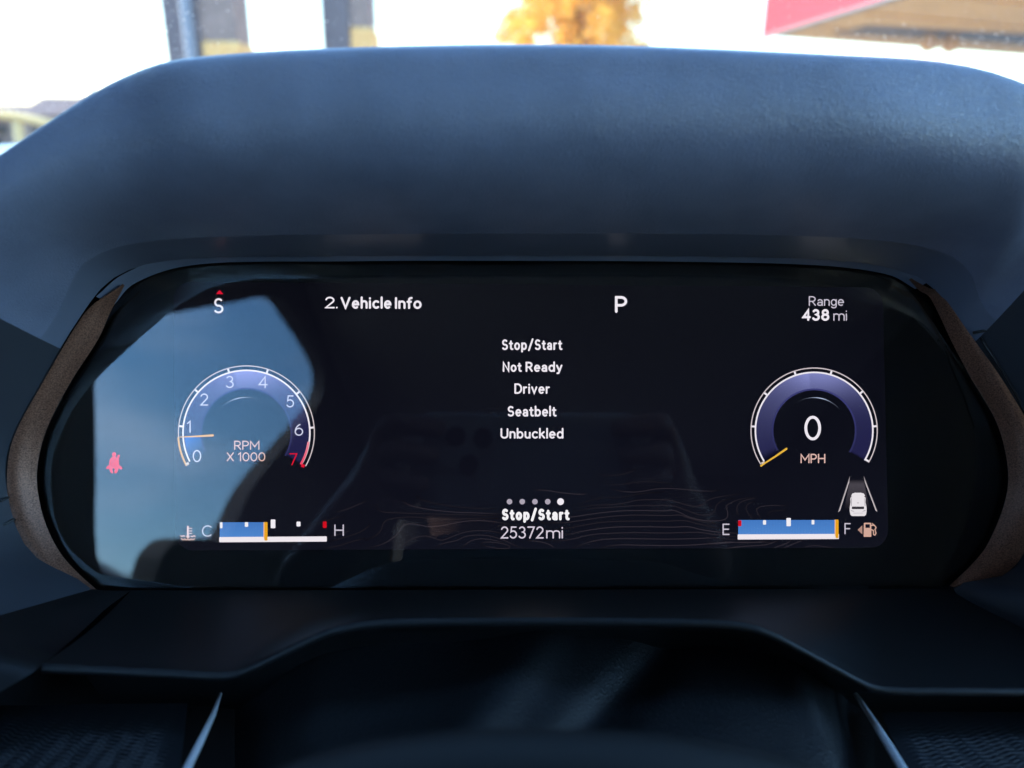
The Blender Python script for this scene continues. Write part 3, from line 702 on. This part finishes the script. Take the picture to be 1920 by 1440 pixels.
# contour lines of the display's backdrop, drawn faint
def A_(pts): return [(560 + x / 4.8, 880 + y / 4.8) for x, y in pts]
def B_(pts): return [(1000 + x / 4.8, 880 + y / 4.8) for x, y in pts]
def D_(pts): return [(1330 + x / 5.333, 880 + y / 5.333) for x, y in pts]
lines = [
 (A_([(480, 737), (620, 712), (720, 685), (800, 650), (870, 600), (910, 555), (930, 515), (980, 492), (1060, 495), (1150, 513), (1250, 512), (1380, 488), (1520, 465), (1650, 462), (1780, 475), (1920, 500)]), 1),
 (A_([(830, 728), (900, 700), (980, 650), (1060, 612), (1150, 600), (1220, 620), (1290, 638), (1370, 610), (1480, 570), (1600, 552), (1750, 560), (1920, 600)]), .7),
 (A_([(1262, 720), (1250, 705), (1270, 680), (1330, 660), (1420, 640), (1500, 605), (1600, 592), (1720, 600), (1850, 640), (1960, 690), (2060, 720)]), .8),
 (A_([(1490, 720), (1475, 705), (1510, 670), (1560, 640), (1640, 625), (1740, 635), (1850, 660)]), .8),
 (A_([(1650, 680), (1645, 668), (1680, 655), (1760, 658), (1850, 672), (1900, 695), (1880, 712), (1800, 712), (1700, 695), (1650, 680)]), .7),
 (A_([(930, 280), (980, 315), (1060, 340), (1200, 365), (1400, 385), (1600, 392), (1830, 402)]), .9),
 (A_([(700, 320), (715, 360), (770, 385), (900, 392), (1100, 398), (1350, 405), (1600, 412), (1830, 418)]), .5),
 (A_([(1060, 240), (1110, 275), (1220, 305), (1400, 335), (1600, 350), (1830, 352)]), .35),
 (A_([(600, 640), (680, 605), (740, 550), (760, 490), (800, 455), (900, 435), (1050, 430), (1200, 445), (1400, 450), (1600, 440), (1800, 442)]), .5),
 (A_([(340, 385), (430, 360), (530, 320), (610, 285)]), .6), (A_([(270, 605), (350, 590), (440, 560), (465, 552)]), .6),
 (A_([(60, 520), (130, 495), (220, 470), (320, 440), (420, 420)]), .35), (A_([(280, 650), (420, 610), (540, 570), (620, 520), (640, 490)]), .4), (A_([(200, 715), (350, 690), (480, 650), (600, 620)]), .4),
 (A_([(1040, 723), (1100, 718), (1180, 722)]), .6), (A_([(-420, 735), (-250, 700), (-120, 640)]), .0),
 (B_([(-60, 395), (60, 400), (200, 420), (320, 430), (460, 412), (620, 390), (780, 375), (960, 370), (1150, 374), (1260, 370), (1320, 390), (1400, 428), (1500, 455), (1620, 465), (1710, 455), (1745, 430), (1748, 380), (1735, 335), (1780, 300), (1860, 270), (1980, 250)]), 1),
 (B_([(60, 480), (250, 482), (400, 465), (560, 440), (740, 420), (950, 412), (1200, 416), (1320, 412), (1400, 438), (1520, 470), (1650, 490)]), .75),
 (B_([(200, 540), (330, 525), (470, 500), (640, 475), (900, 466), (1200, 466), (1360, 462), (1480, 490), (1620, 520), (1700, 540)]), .6),
 (B_([(240, 585), (330, 582), (430, 560), (560, 538), (740, 520), (1000, 517), (1250, 520), (1400, 517), (1500, 540), (1600, 556), (1700, 568), (1840, 575), (1920, 578)]), 1.1),
 (B_([(100, 640), (240, 642), (360, 625), (500, 592), (640, 578), (900, 570), (1200, 573), (1480, 567), (1620, 585), (1840, 608), (1920, 610)]), .8),
 (B_([(335, 718), (420, 685), (520, 650), (660, 628), (900, 624), (1200, 628), (1500, 622), (1620, 615), (1760, 628), (1920, 632)]), .95),
 (B_([(590, 716), (680, 690), (800, 680), (1000, 684), (1300, 685), (1520, 675), (1740, 655), (1900, 660), (2200, 655)]), 1),
 (B_([(1650, 720), (1800, 705), (1900, 692)]), .9), (B_([(-60, 640), (60, 652), (140, 675), (180, 700), (190, 716)]), .9),
 (B_([(-10, 185), (120, 190), (260, 212), (400, 224), (460, 222), (488, 210)]), .9),
 (B_([(700, 170), (780, 195), (900, 205), (1000, 195), (1090, 178), (1200, 172), (1330, 178), (1480, 192), (1600, 196), (1675, 188)]), .8),
 (B_([(560, 40), (680, 55), (800, 45), (880, 20), (920, 0)]), .4), (B_([(620, 130), (760, 140), (900, 120), (1040, 110), (1250, 130)]), .35),
 (B_([(380, 345), (520, 325), (700, 318), (840, 300), (920, 280), (1080, 272), (1240, 280), (1340, 310), (1440, 332), (1520, 322), (1560, 285), (1640, 255), (1780, 232), (1900, 215)]), .6),
 (B_([(330, 385), (520, 352), (720, 340), (900, 328), (1100, 325), (1250, 328), (1380, 370), (1500, 410), (1590, 405), (1630, 380), (1650, 320), (1700, 285), (1800, 262)]), .6),
 (B_([(340, 330), (600, 260), (800, 250), (960, 220), (1150, 205)]), .3),
 (D_([(300, 470), (275, 410), (290, 350), (360, 310), (480, 285)]), .6), (D_([(450, 500), (400, 455), (368, 400), (385, 350), (450, 320)]), .5),
 (D_([(520, 500), (480, 430), (475, 400), (520, 372), (640, 362), (780, 365)]), .7), (D_([(580, 470), (600, 430), (680, 412), (780, 405)]), .35),
 (D_([(110, 800), (240, 780), (420, 765), (560, 755), (640, 730), (690, 712)]), 1), (D_([(-20, 752), (100, 742), (300, 728), (460, 728), (600, 712)]), .8),
 (D_([(620, 800), (660, 780), (760, 745), (820, 712)]), 1), (D_([(720, 798), (780, 770), (880, 730), (935, 712)]), 1),
 (D_([(940, 798), (970, 775), (1050, 762), (1150, 772), (1260, 786)]), .8), (D_([(0, 680), (120, 690), (230, 700), (290, 700)]), .5),
]
st = []
for pts, k in lines:
    if k <= 0 or len(pts) < 2: continue
    q = [tuple(p) for p in spline([(x, y, 0) for x, y in pts], len(pts) * 6)]
    q = [(x, y) for x, y, _ in q if y < 1028.5]
    n_ = len(q); c_ = []
    for i in range(n_):
        e = min(1, 5 * i / n_ + .15, 5 * (n_ - 1 - i) / n_ + .15); c_.append(C(78, 70, 80, k * e * .5))
    st.append((q, 1.3, c_))
o = strokes('contour_lines', st, disp, Wc); o['kind'] = 'stuff'

# ---- gauges
def arcp(cx, cy, rx, ry, a0, a1, n=60): return [(cx + rx * cos(rad(a0 + (a1 - a0) * i / n)), cy - ry * sin(rad(a0 + (a1 - a0) * i / n))) for i in range(n + 1)]
def gauge(name, label, cx, cy, rx, ry, r_in, b0, b1, a0, a1, hl, hl_c, hl_r, ticks, glow_a, redzone=False):
    # dial band with its brushed highlight
    n = 90; vs, fs, cs = [], [], []
    NR = 8
    for i in range(n + 1):
        a = a0 + (a1 - a0) * i / n
        for j in range(NR + 1):
            t = j / NR; r_ = b0 + (b1 - b0) * t
            ee = 0
            if i == n or i == 0: pass
            vs.append(P(cx + r_ * rx / ry * cos(rad(a)), cy - r_ * sin(rad(a)), Wb))
            g = math.exp(-((a - glow_a) / 34) ** 2) * (.35 + .65 * t); g2 = math.exp(-((a - glow_a - 28) / 60) ** 2) * .35
            side = 1.0 if (a < glow_a + 14) == (glow_a > 85) else .72
            k = .8 * g * side + g2 * .6
            base = (34, 34, 74); hi = (150, 156, 222)
            fade = min(1, (a0 - a) / 10 + .0, (a - a1) / 6 + .55)
            fade = max(fade, .12)
            cs.append(tuple(fade * (lin(base[q]) + (lin(hi[q]) - lin(base[q])) * min(1, k)) for q in range(3)) + (1,))
    fs = [(i * (NR + 1) + j, (i + 1) * (NR + 1) + j, (i + 1) * (NR + 1) + j + 1, i * (NR + 1) + j + 1) for i in range(n) for j in range(NR)]
    band = mesh(name, vs, fs, MAT['glow'], clu, cols=cs); band['label'] = label
    k = rx / ry
    strokes('inner_rim', [(arcp(cx, cy, (b0 - 1.6) * k, b0 - 1.6, a0 - 4, a1 - 1), 3.2, [C(66, 68, 128, .35 + .5 * math.exp(-((i - 30) / 26) ** 2)) for i in range(61)], 'b')], band, Wb + 2e-5)
    strokes('outer_ring', [(arcp(cx, cy, rx, ry, a0, a1), 2.0, [C(212, 200, 204)] * 61, 'b')], band, Wr)
    strokes('scale_line', [(arcp(cx, cy, r_in * k, r_in, a0 - 1, a1), 2.9, WHITE, 'b')], band, Wr)
    strokes('highlight_arc', [(arcp(cx, cy, hl_r * k, hl_r, hl[0], hl[1], 40), [.5 + 1.3 * math.exp(-((hl[0] + (hl[1] - hl[0]) * i / 40 - hl_c) / 14) ** 2) for i in range(41)],
            [C(176, 190, 216, math.exp(-((hl[0] + (hl[1] - hl[0]) * i / 40 - hl_c) / 24) ** 2)) for i in range(41)])], band, Wr)
    for a in ticks:
        strokes('tick', [([(cx + (r_in + 1) * k * cos(rad(a)), cy - (r_in + 1) * sin(rad(a))), (cx + (rx - 1) * cos(rad(a)), cy - (ry - 1) * sin(rad(a)))], 3.6, WHITE, 'b')], band, Wr + 1e-5)
    return band
TX, TY = 462, 812
tach = gauge('tachometer', 'round rev counter at the left of the display', TX, TY, 127.5, 126, 117.6, 85, 117, 208, -29.5, (150, 52), 103, 67, (174, 139.5, 105.8, 71.5, 38.3, 4.8), 88)
# the swept sector below the needle
sv, sf, sc_ = [], [], []
for i in range(13):
    a = 183.5 + 24 * i / 12
    for j in range(5):
        t = j / 4; r_ = 86 + 30 * t; sv.append(P(TX + r_ * cos(rad(a)), TY - r_ * sin(rad(a)), Wb + 1.5e-5)); f_ = (1 - i / 12) ** 1.1 * (.5 + .5 * t); sc_.append(C(58, 116, 208, f_ + .03))
mesh('swept_sector', sv, [(i * 5 + j, (i + 1) * 5 + j, (i + 1) * 5 + j + 1, i * 5 + j + 1) for i in range(12) for j in range(4)], MAT['glow'], tach, cols=sc_)
strokes('swept_edge', [(arcp(TX, TY, 128, 126.6, 183.5, 209, 20), 3.4, AMBER, 'b')], tach, Wr + 3e-5)
strokes('red_zone', [(arcp(TX, TY, 117.6, 117.6, -8, -30, 16), 4.2, [C(240, 150 - 5 * i, 165 - 4 * i) for i in range(17)], 'b'), ([(565, 872), (571, 874.5)], 6, RED, 'b')], tach, Wr + 3e-5)
strokes('scale_foot', [([(349, 871), (354, 868)], 5, C(215, 205, 200), 'b')], tach, Wr + 4e-5)
strokes('needle', [([(337, 819.5), (372, 818), (399, 816.3)], [1.6, 3.2, 4.2], AMBER)], tach, Wt)
for s, x, y, wd in (('0', 369.3, 855, 16), ('1', 354.5, 800, 8), ('2', 383, 749, 15), ('3', 431, 716, 15), ('4', 493.3, 716.5, 17.5), ('5', 544.3, 752.5, 14.5), ('6', 560.5, 805.5, 16), ('7', 550, 861, 15)):
    text(s, x - wd / 2, x + wd / 2, y + 11.5, 22.8, 2.3, RED if s == '7' else C(214, 216, 240), tach, 'numeral', 'numeral ' + s)
text('RPM', 439, 486.5, 843.5, 17.2, 2.2, PINK, tach); text('X 1000', 425, 497.5, 865, 17, 2.1, PINK, tach)
SX, SY = 1526.5, 807.5
spd = gauge('speedometer', 'round speed dial at the right of the display', SX, SY, 118.4, 117.5, 109.3, 79, 108.6, 212.5, -30.5, (128, 40), 78, 62, (176, 142.6, 108.2, 73.8, 39.2, 4.2, -29.5), 82)
strokes('needle', [([(1427, 873.5), (1434, 868.5), (1455, 855), (1474.5, 841.5)], [3.4, 2.8, 3.4, 4.0], C(236, 184, 66))], spd, Wt)
strokes('scale_foot', [([(1428, 869.5), (1434, 867)], 5, C(225, 205, 190), 'b')], spd, Wr + 4e-5)
text('0', 1508.3, 1539.5, 825.6, 46, 5.2, WHITE, spd, 'numeral', 'large numeral 0'); text('MPH', 1501, 1547.5, 868.5, 17.6, 2.3, PINK, spd)

# ---- texts
text('2.', 609.5, 633, 578.3, 22, 3.0, WHITE, disp); text('Vehicle', 638.5, 734, 579, 22.5, 4.0, WHITE, disp); text('Info', 740.5, 790.5, 579.3, 22.2, 4.0, WHITE, disp)
text('S', 400.8, 419.2, 587.5, 28.5, 3.6, WHITE, disp); gpoly('drive_mode_arrow', [([(405, 551.5), (411.8, 543.6), (418.8, 551.5)], RED)], disp, Wt, 'small red arrow above the S')
text('P', 1153, 1176, 586.5, 31.5, 5.0, WHITE, disp)
text('Range', 1516.5, 1582.5, 573.6, 18.3, 2.1, SOFT, disp)
text('438', 1504.5, 1555, 601.5, 22, 4.2, WHITE, disp); text('mi', 1562.5, 1588, 601.5, 20, 2.1, SOFT, disp)
text('Stop/Start', 941, 1054, 656.3, 20, 3.3, WHITE, disp, label='upper lit text reading Stop/Start'); text('Not', 942.5, 978, 697.3, 19, 3.3, WHITE, disp); text('Ready', 985.5, 1054.5, 697.3, 19, 3.3, WHITE, disp)
text('Driver', 964.5, 1031, 738.4, 19.6, 3.2, WHITE, disp)
# 's' is never used in lower case; Seatbelt and Unbuckled
text('Seatbelt', 951.5, 1043, 781, 19.8, 3.3, WHITE, disp); text('Unbuckled', 938.5, 1056.5, 822.4, 19.6, 3.2, WHITE, disp)
for x in (955.3, 979.2, 1003, 1027, 1051): 
    big = x > 1050; r_ = 6.4 if big else 5.2
    gpoly('page_dot', [([(x + r_ * cos(k * pi / 10), 940.6 + r_ * sin(k * pi / 10)) for k in range(20)], WHITE if big else C(176, 168, 182))], disp, Wt)
text('Stop/Start', 941, 1067.5, 975.6, 21.8, 4.9, C(252, 250, 252), disp, label='lower bold lit text reading Stop/Start')
text('25372', 939, 1019.5, 1009.8, 22.8, 2.6, C(218, 208, 222), disp); text('mi', 1024, 1055.5, 1009.8, 22.4, 2.6, C(218, 208, 222), disp)
# ---- bar gauges
def rr(x0, y0, x1, y1, r_=1.5, sk=0): return [(x, y + sk * (x - x0) / max(1, x1 - x0)) for x, y in rrect(x0, y0, x1, y1, r_)]
def bar(name, label, x0, x1, xe, yt, ym, yb, ticks, amber, sk):
    stripes = []
    nx_ = int((x1 - x0) / 2.9)
    vs, fs, cs = [], [], []
    for i in range(nx_ * 2 + 1):
        x = x0 + (x1 - x0) * i / (nx_ * 2); c = 1.0 if i % 2 else .86
        vs += [P(x, yt, Wb), P(x, ym, Wb)]; cs += [C(72, 128, 204, c), C(84, 142, 216, c)]
    fs = [(2 * i, 2 * i + 1, 2 * i + 3, 2 * i + 2) for i in range(nx_ * 2)]
    o = mesh(name, vs, fs, MAT['glow'], clu, cols=cs); o['label'] = label
    gpoly('base_bar', [(rr(x0 - 1, ym, xe, yb, 1.2, sk), C(246, 238, 244))], o, Wr)
    for (a, b, c, d, red) in ticks: gpoly('tick', [(rr(a, b, c, d, 1.3), C(214, 16, 34) if red else C(248, 244, 250))], o, Wr + 1e-5)
    gpoly('level_marker', [([(amber[0], amber[1]), (amber[0] + 2.2, amber[1]), (amber[0] + 2.2, amber[3] - 2), (amber[0], amber[3] - 6)], C(246, 190, 160)), (rr(amber[0] + 1.6, amber[1], amber[2], amber[3], 1), C(238, 168, 34))], o, Wr + 3e-5)
    return o
tg = bar('temperature_gauge', 'blue engine temperature bar between C and H', 412, 494.6, 612.8, 979.2, 1007, 1016.8, [(412.3, 979, 417.2, 990.5, 0), (459, 979, 465.3, 987.8, 0), (507.6, 974, 516.3, 990.4, 0), (556, 978, 563.4, 987, 0), (605.3, 977.6, 612.5, 989.8, 1)], (494, 979, 501.6, 1013.5), -1.4)
text('C', 378.6, 396.4, 1006.4, 21.5, 2.2, SOFT, tg); text('H', 626.8, 644.8, 1004.9, 21.6, 2.4, SOFT, tg)
fg = bar('fuel_gauge', 'blue fuel bar between E and F', 1384.2, 1565, 1573, 975, 1002, 1011.6, [(1384, 975.6, 1390.2, 986.7, 1), (1430.6, 975.4, 1436.4, 983.8, 0), (1474.6, 971.2, 1482.8, 986.6, 0), (1521.7, 975, 1527, 983.4, 0)], (1565, 974.3, 1572.2, 1009), -1)
text('E', 1354.8, 1368, 1003.2, 21.4, 2.4, SOFT, fg); text('F', 1583.4, 1595, 1001.7, 21, 2.2, SOFT, fg)
# coolant icon
def I3(x, y): return (320 + x / 5.333, 950 + y / 5.333)
strokes('coolant_icon', [([I3(172, 200), I3(172, 295)], 3.6, PINK), ([I3(172, 296), I3(172, 300)], 6.0, PINK), ([I3(185, 217), I3(212, 217)], 1.6, PINK), ([I3(185, 243), I3(212, 243)], 1.6, PINK), ([I3(185, 268), I3(212, 268)], 1.6, PINK),
    ([I3(98, 290), I3(112, 300), I3(128, 290), I3(142, 296)], 2.0, PINK), ([I3(203, 296), I3(218, 300), I3(232, 290), I3(246, 298)], 2.0, PINK),
    ([I3(108, 320), I3(122, 334), I3(140, 322), I3(156, 334), I3(172, 322), I3(188, 334), I3(205, 322), I3(220, 333), I3(238, 322)], 2.0, PINK)], tg, Wt)
def I4(x, y): return (1330 + x / 5.333, 880 + y / 5.333)
PU = C(216, 172, 156)
gpoly('fuel_icon', [([I4(1482, 605), I4(1530, 560), I4(1530, 650)], C(178, 140, 128)), ([I4(1545, 540), I4(1552, 534), I4(1612, 534), I4(1620, 542), I4(1620, 675), I4(1543, 675)], PU),
    ([I4(1561, 549), I4(1605, 549), I4(1605, 585), I4(1561, 585)], C(14, 16, 30))], fg, Wt)
strokes('fuel_hose', [([I4(1622, 560), I4(1640, 560), I4(1632, 543), I4(1656, 566), I4(1668, 584), I4(1656, 600), I4(1667, 640), I4(1657, 658), I4(1642, 652), I4(1640, 610), I4(1622, 604)], 2.0, PU)], fg, Wt + 4e-5)
# lane keeping picture
ln = gpoly('lane_picture', [([I4(1408, 100), I4(1540, 100), I4(1552, 150), I4(1396, 150)], [C(16, 16, 26), C(16, 16, 26), C(74, 70, 78), C(74, 70, 78)]),
    ([I4(1396, 150), I4(1552, 150), I4(1572, 250), I4(1378, 250)], [C(74, 70, 78), C(74, 70, 78), C(62, 58, 66), C(62, 58, 66)]),
    ([I4(1378, 250), I4(1572, 250), I4(1612, 410), I4(1350, 410)], [C(62, 58, 66), C(62, 58, 66), C(12, 12, 22), C(12, 12, 22)])], clu, Wb, 'small car between two lane lines above the fuel gauge')
W2 = C(222, 212, 214)
gpoly('lane_line', [([I4(1403, 68), I4(1407, 70), I4(1398, 130), I4(1306, 415), I4(1285, 430)], [C(90, 86, 92), C(90, 86, 92), W2, W2, C(120, 115, 120)])], ln, Wr)
gpoly('lane_line', [([I4(1542, 66), I4(1548, 70), I4(1684, 425), I4(1664, 415), I4(1556, 130)], [C(90, 86, 92), C(90, 86, 92), C(120, 115, 120), W2, W2])], ln, Wr)
CW = C(238, 232, 236)
gpoly('car_symbol', [([I4(x, y) for x, y in ((1404, 420), (1404, 380), (1412, 330), (1410, 290), (1420, 262), (1430, 242), (1455, 234), (1515, 234), (1545, 242), (1556, 262), (1563, 290), (1562, 330), (1572, 380), (1573, 420), (1566, 455), (1550, 467), (1428, 467), (1412, 455))], CW),
    ([I4(x, y) for x, y in ((1426, 372), (1546, 372), (1548, 394), (1540, 398), (1436, 398), (1424, 394))], C(58, 54, 62)),
    ([I4(x, y) for x, y in ((1412, 275), (1422, 268), (1426, 276), (1412, 284))], C(90, 80, 90)), ([I4(x, y) for x, y in ((1562, 275), (1552, 266), (1548, 274), (1562, 284))], C(90, 80, 90)),
    ([I4(x, y) for x, y in ((1420, 290), (1425, 290), (1422, 365), (1417, 365))], C(120, 112, 122)), ([I4(x, y) for x, y in ((1552, 290), (1557, 290), (1560, 365), (1555, 365))], C(120, 112, 122)),
    ([I4(x, y) for x, y in ((1416, 408), (1445, 418), (1445, 423), (1416, 414))], C(130, 122, 130)), ([I4(x, y) for x, y in ((1562, 408), (1532, 418), (1532, 423), (1562, 414))], C(130, 122, 130)),
    ([I4(x, y) for x, y in ((1440, 436), (1540, 436), (1540, 440), (1440, 440))], C(176, 168, 176)), ([I4(x, y) for x, y in ((1483, 328), (1490, 328), (1490, 342), (1483, 342))], C(120, 112, 120))], ln, Wt)
# seat belt warning: seated figure with belt
def I5(x, y): return (180 + x / 18, 830 + y / 18)
RR = C(240, 0, 20)
bel = gpoly('seatbelt_warning', [([I5(610 + 72 * cos(k * pi / 9), 400 + 80 * sin(k * pi / 9)) for k in range(18)], RR),
    ([I5(x, y) for x, y in ((575, 460), (640, 460), (690, 500), (770, 590), (782, 770), (450, 770), (440, 690), (465, 570), (510, 510))], RR),
    ([I5(x, y) for x, y in ((430, 765), (800, 765), (760, 890), (725, 985), (690, 1030), (620, 1035), (615, 960), (632, 890), (590, 862), (552, 890), (570, 985), (578, 1035), (520, 1030), (475, 975), (440, 880))], RR),
    ([I5(x, y) for x, y in ((415, 755), (450, 800), (430, 885), (345, 890), (352, 830))], RR), ([I5(x, y) for x, y in ((780, 755), (860, 810), (895, 870), (850, 908), (800, 890), (760, 830))], RR),
    ([I5(x, y) for x, y in ((690, 520), (735, 410), (790, 405), (808, 440), (770, 540), (775, 600))], RR)], clu, Wt, 'red seat belt warning figure on the left of the cluster')
strokes('belt_line', [([I5(735, 470), I5(600, 620), I5(480, 730)], .9, C(176, 2, 48)), ([I5(500, 785), I5(740, 785)], .8, C(176, 2, 48))], bel, Wt + 5e-5)
# dust on the lens
vs, fs = [], []
rnd = random.Random(5)
for k in range(60):
    p = P(rnd.uniform(120, 1850), rnd.uniform(560, 1090), .00006); s = rnd.uniform(.00005, .00011)
    i = len(vs); vs += [p + Vector((s * cos(a), s * sin(a) * .7, 0)) for a in (0, 1.26, 2.5, 3.8, 5.0)]; fs.append(tuple(range(i, i + 5)))
mesh('lens_dust', vs, fs, mat('dark_dust', (.10, .10, .10), .9), clu)['kind'] = 'stuff'

# ================================================================== WHAT THE LENS MIRRORS: phone, person, seat
ph = empty('phone', 'dark phone held sideways, mirrored faintly in the cluster lens', 'phone', M @ Matrix.Translation((.031, -.018, D + .0035)))
box_mesh('body', (-.0735, -.0357, 0), (.0735, .0357, .0078), MAT['phone'], ph, .0035)
box_mesh('camera_plateau', (-.0715, -.003, -.0016), (-.034, .0345, -.0001), MAT['phone'], ph, .0008)
for x, y in ((-.0495, .0195), (-.031, .0183), (-.0405, .0)):
    vs, fs = [], []; seg = 24
    for r_, z_ in ((.0068, -.0016), (.0068, -.0024), (.0058, -.0026), (.0056, -.0018)): vs += [(x + r_ * cos(2 * pi * k / seg), y + r_ * sin(2 * pi * k / seg), z_) for k in range(seg)]
    fs = [(i * seg + k, i * seg + (k + 1) % seg, (i + 1) * seg + (k + 1) % seg, (i + 1) * seg + k) for i in range(3) for k in range(seg)]; fs.append(tuple(range(3 * seg, 4 * seg)))
    mesh('camera_lens', vs, fs, MAT['phone_lens'], ph)
def skin(name, verts, edges, radii, m, parent, sub=2, root=0):
    me = bpy.data.meshes.new(name); me.from_pydata([tuple(v) for v in verts], edges, []); me.update()
    o = bpy.data.objects.new(name, me); S.collection.objects.link(o); o.parent = parent; me.materials.append(m)
    sk = o.modifiers.new('skin', 'SKIN'); sk.use_smooth_shade = True
    for i, r_ in enumerate(radii):
        d = me.skin_vertices[0].data[i]; d.radius = (r_, r_) if not isinstance(r_, tuple) else r_; d.use_root = (i == root)
    sb = o.modifiers.new('sub', 'SUBSURF'); sb.levels = sub; sb.render_levels = sub
    return o
pr = empty('person', 'driver in a brown shirt holding the phone in both hands, mirrored in the lens', 'person')
V = [(.0, -.84, -.52), (.0, -.80, -.30), (.0, -.76, -.08), (.0, -.73, .04), (0, -.70, .12), (0, -.67, .20), (0, -.655, .27),
     (-.19, -.73, .03), (-.27, -.62, -.20), (-.15, -.36, .02), (.19, -.73, .03), (.31, -.60, -.20), (.19, -.36, .03),
     (-.11, -.60, -.52), (-.16, -.25, -.50), (.11, -.60, -.52), (.16, -.25, -.50)]
E = [(0, 1), (1, 2), (2, 3), (3, 4), (4, 5), (5, 6), (3, 7), (7, 8), (8, 9), (3, 10), (10, 11), (11, 12), (0, 13), (13, 14), (0, 15), (15, 16)]
R_ = [(.17, .13), (.15, .12), (.17, .12), (.13, .10), .055, (.085, .095), (.08, .09), .06, .045, .028, .06, .045, .028, .08, .06, .08, .06]
body = skin('body', V, E, R_, MAT['skin'], pr)
body.data.materials.clear(); body.data.materials.append(MAT['skin'])
V2 = V[:4] + [(0, -.72, .085)] + V[7:9] + [(-.20, -.46, -.08)] + V[10:12] + [(.24, -.45, -.07)]
E2 = [(0, 1), (1, 2), (2, 3), (3, 4), (3, 5), (5, 6), (6, 7), (3, 8), (8, 9), (9, 10)]
skin('shirt', V2, E2, [(.19, .15), (.17, .135), (.19, .135), (.15, .115), .075, .075, .058, .045, .075, .058, .045], MAT['shirt'], pr)
skin('hair', [(0, -.72, .23), (0, -.71, .29), (0, -.665, .325)], [(0, 1), (1, 2)], [.07, .085, .075], MAT['hair'], pr)
Mp = M
def hand(sx, wr, label):
    # palm plus five curled fingers closing on the phone's short end
    wx = M.inverted() @ Vector(wr)
    ex = .031 + sx * .079
    base = Vector((ex + sx * .014, -.018, D + .03))
    vs = [wx, base + Vector((sx * .012, -.02, .02)), base]; es = [(0, 1), (1, 2)]; rs = [.024, .028, .026]
    def fing(off, j1, j2, j3, r_):
        i = len(vs); vs.extend([base + off, base + j1, base + j2, base + j3]); es.extend([(2, i), (i, i + 1), (i + 1, i + 2), (i + 2, i + 3)]); rs.extend([r_ * 1.15, r_, r_ * .92, r_ * .8])
    for k in range(4):
        y = .028 - k * .019
        fing(Vector((sx * .004, y, -.012)), Vector((-sx * .002, y, -.032)), Vector((-sx * .022 + sx * .003 * k, y - .002, -.036)), Vector((-sx * (.038 - .005 * k), y - .004, -.0345)), .0085 - .0006 * k)
    fing(Vector((0, -.03, .0)), Vector((-sx * .012, -.02, -.006)), Vector((-sx * .028, -.004, -.009)), Vector((-sx * .04, .006, -.0095)), .0098)
    vw = [M @ v for v in vs]
    o = skin('hand', vw, es, rs, MAT['skin'], pr, sub=1, root=0); o['label'] = label
hand(-1, (-.15, -.36, .02), 'hand at the left end of the phone'); hand(1, (.19, -.36, .03), 'hand at the right end of the phone')
seat = empty('driver_seat', 'black fabric driver seat with headrest behind the person', 'seat')
def rbox(name, lo, hi, tilt_, bev, parent):
    o = box_mesh(name, lo, hi, MAT['seat'], parent, bev); o.rotation_euler = (tilt_, 0, 0); return o
rbox('backrest', (-.25, -.98, -.62), (.25, -.86, .08), 0, .05, seat); rbox('headrest', (-.14, -.99, .12), (.14, -.88, .30), 0, .04, seat); rbox('cushion', (-.25, -.90, -.72), (.25, -.35, -.60), 0, .05, seat)
for s in (-.05, .05): tube('headrest_post', [(s, -.93, .05), (s, -.93, .15)], .006, MAT['chrome'], seat)
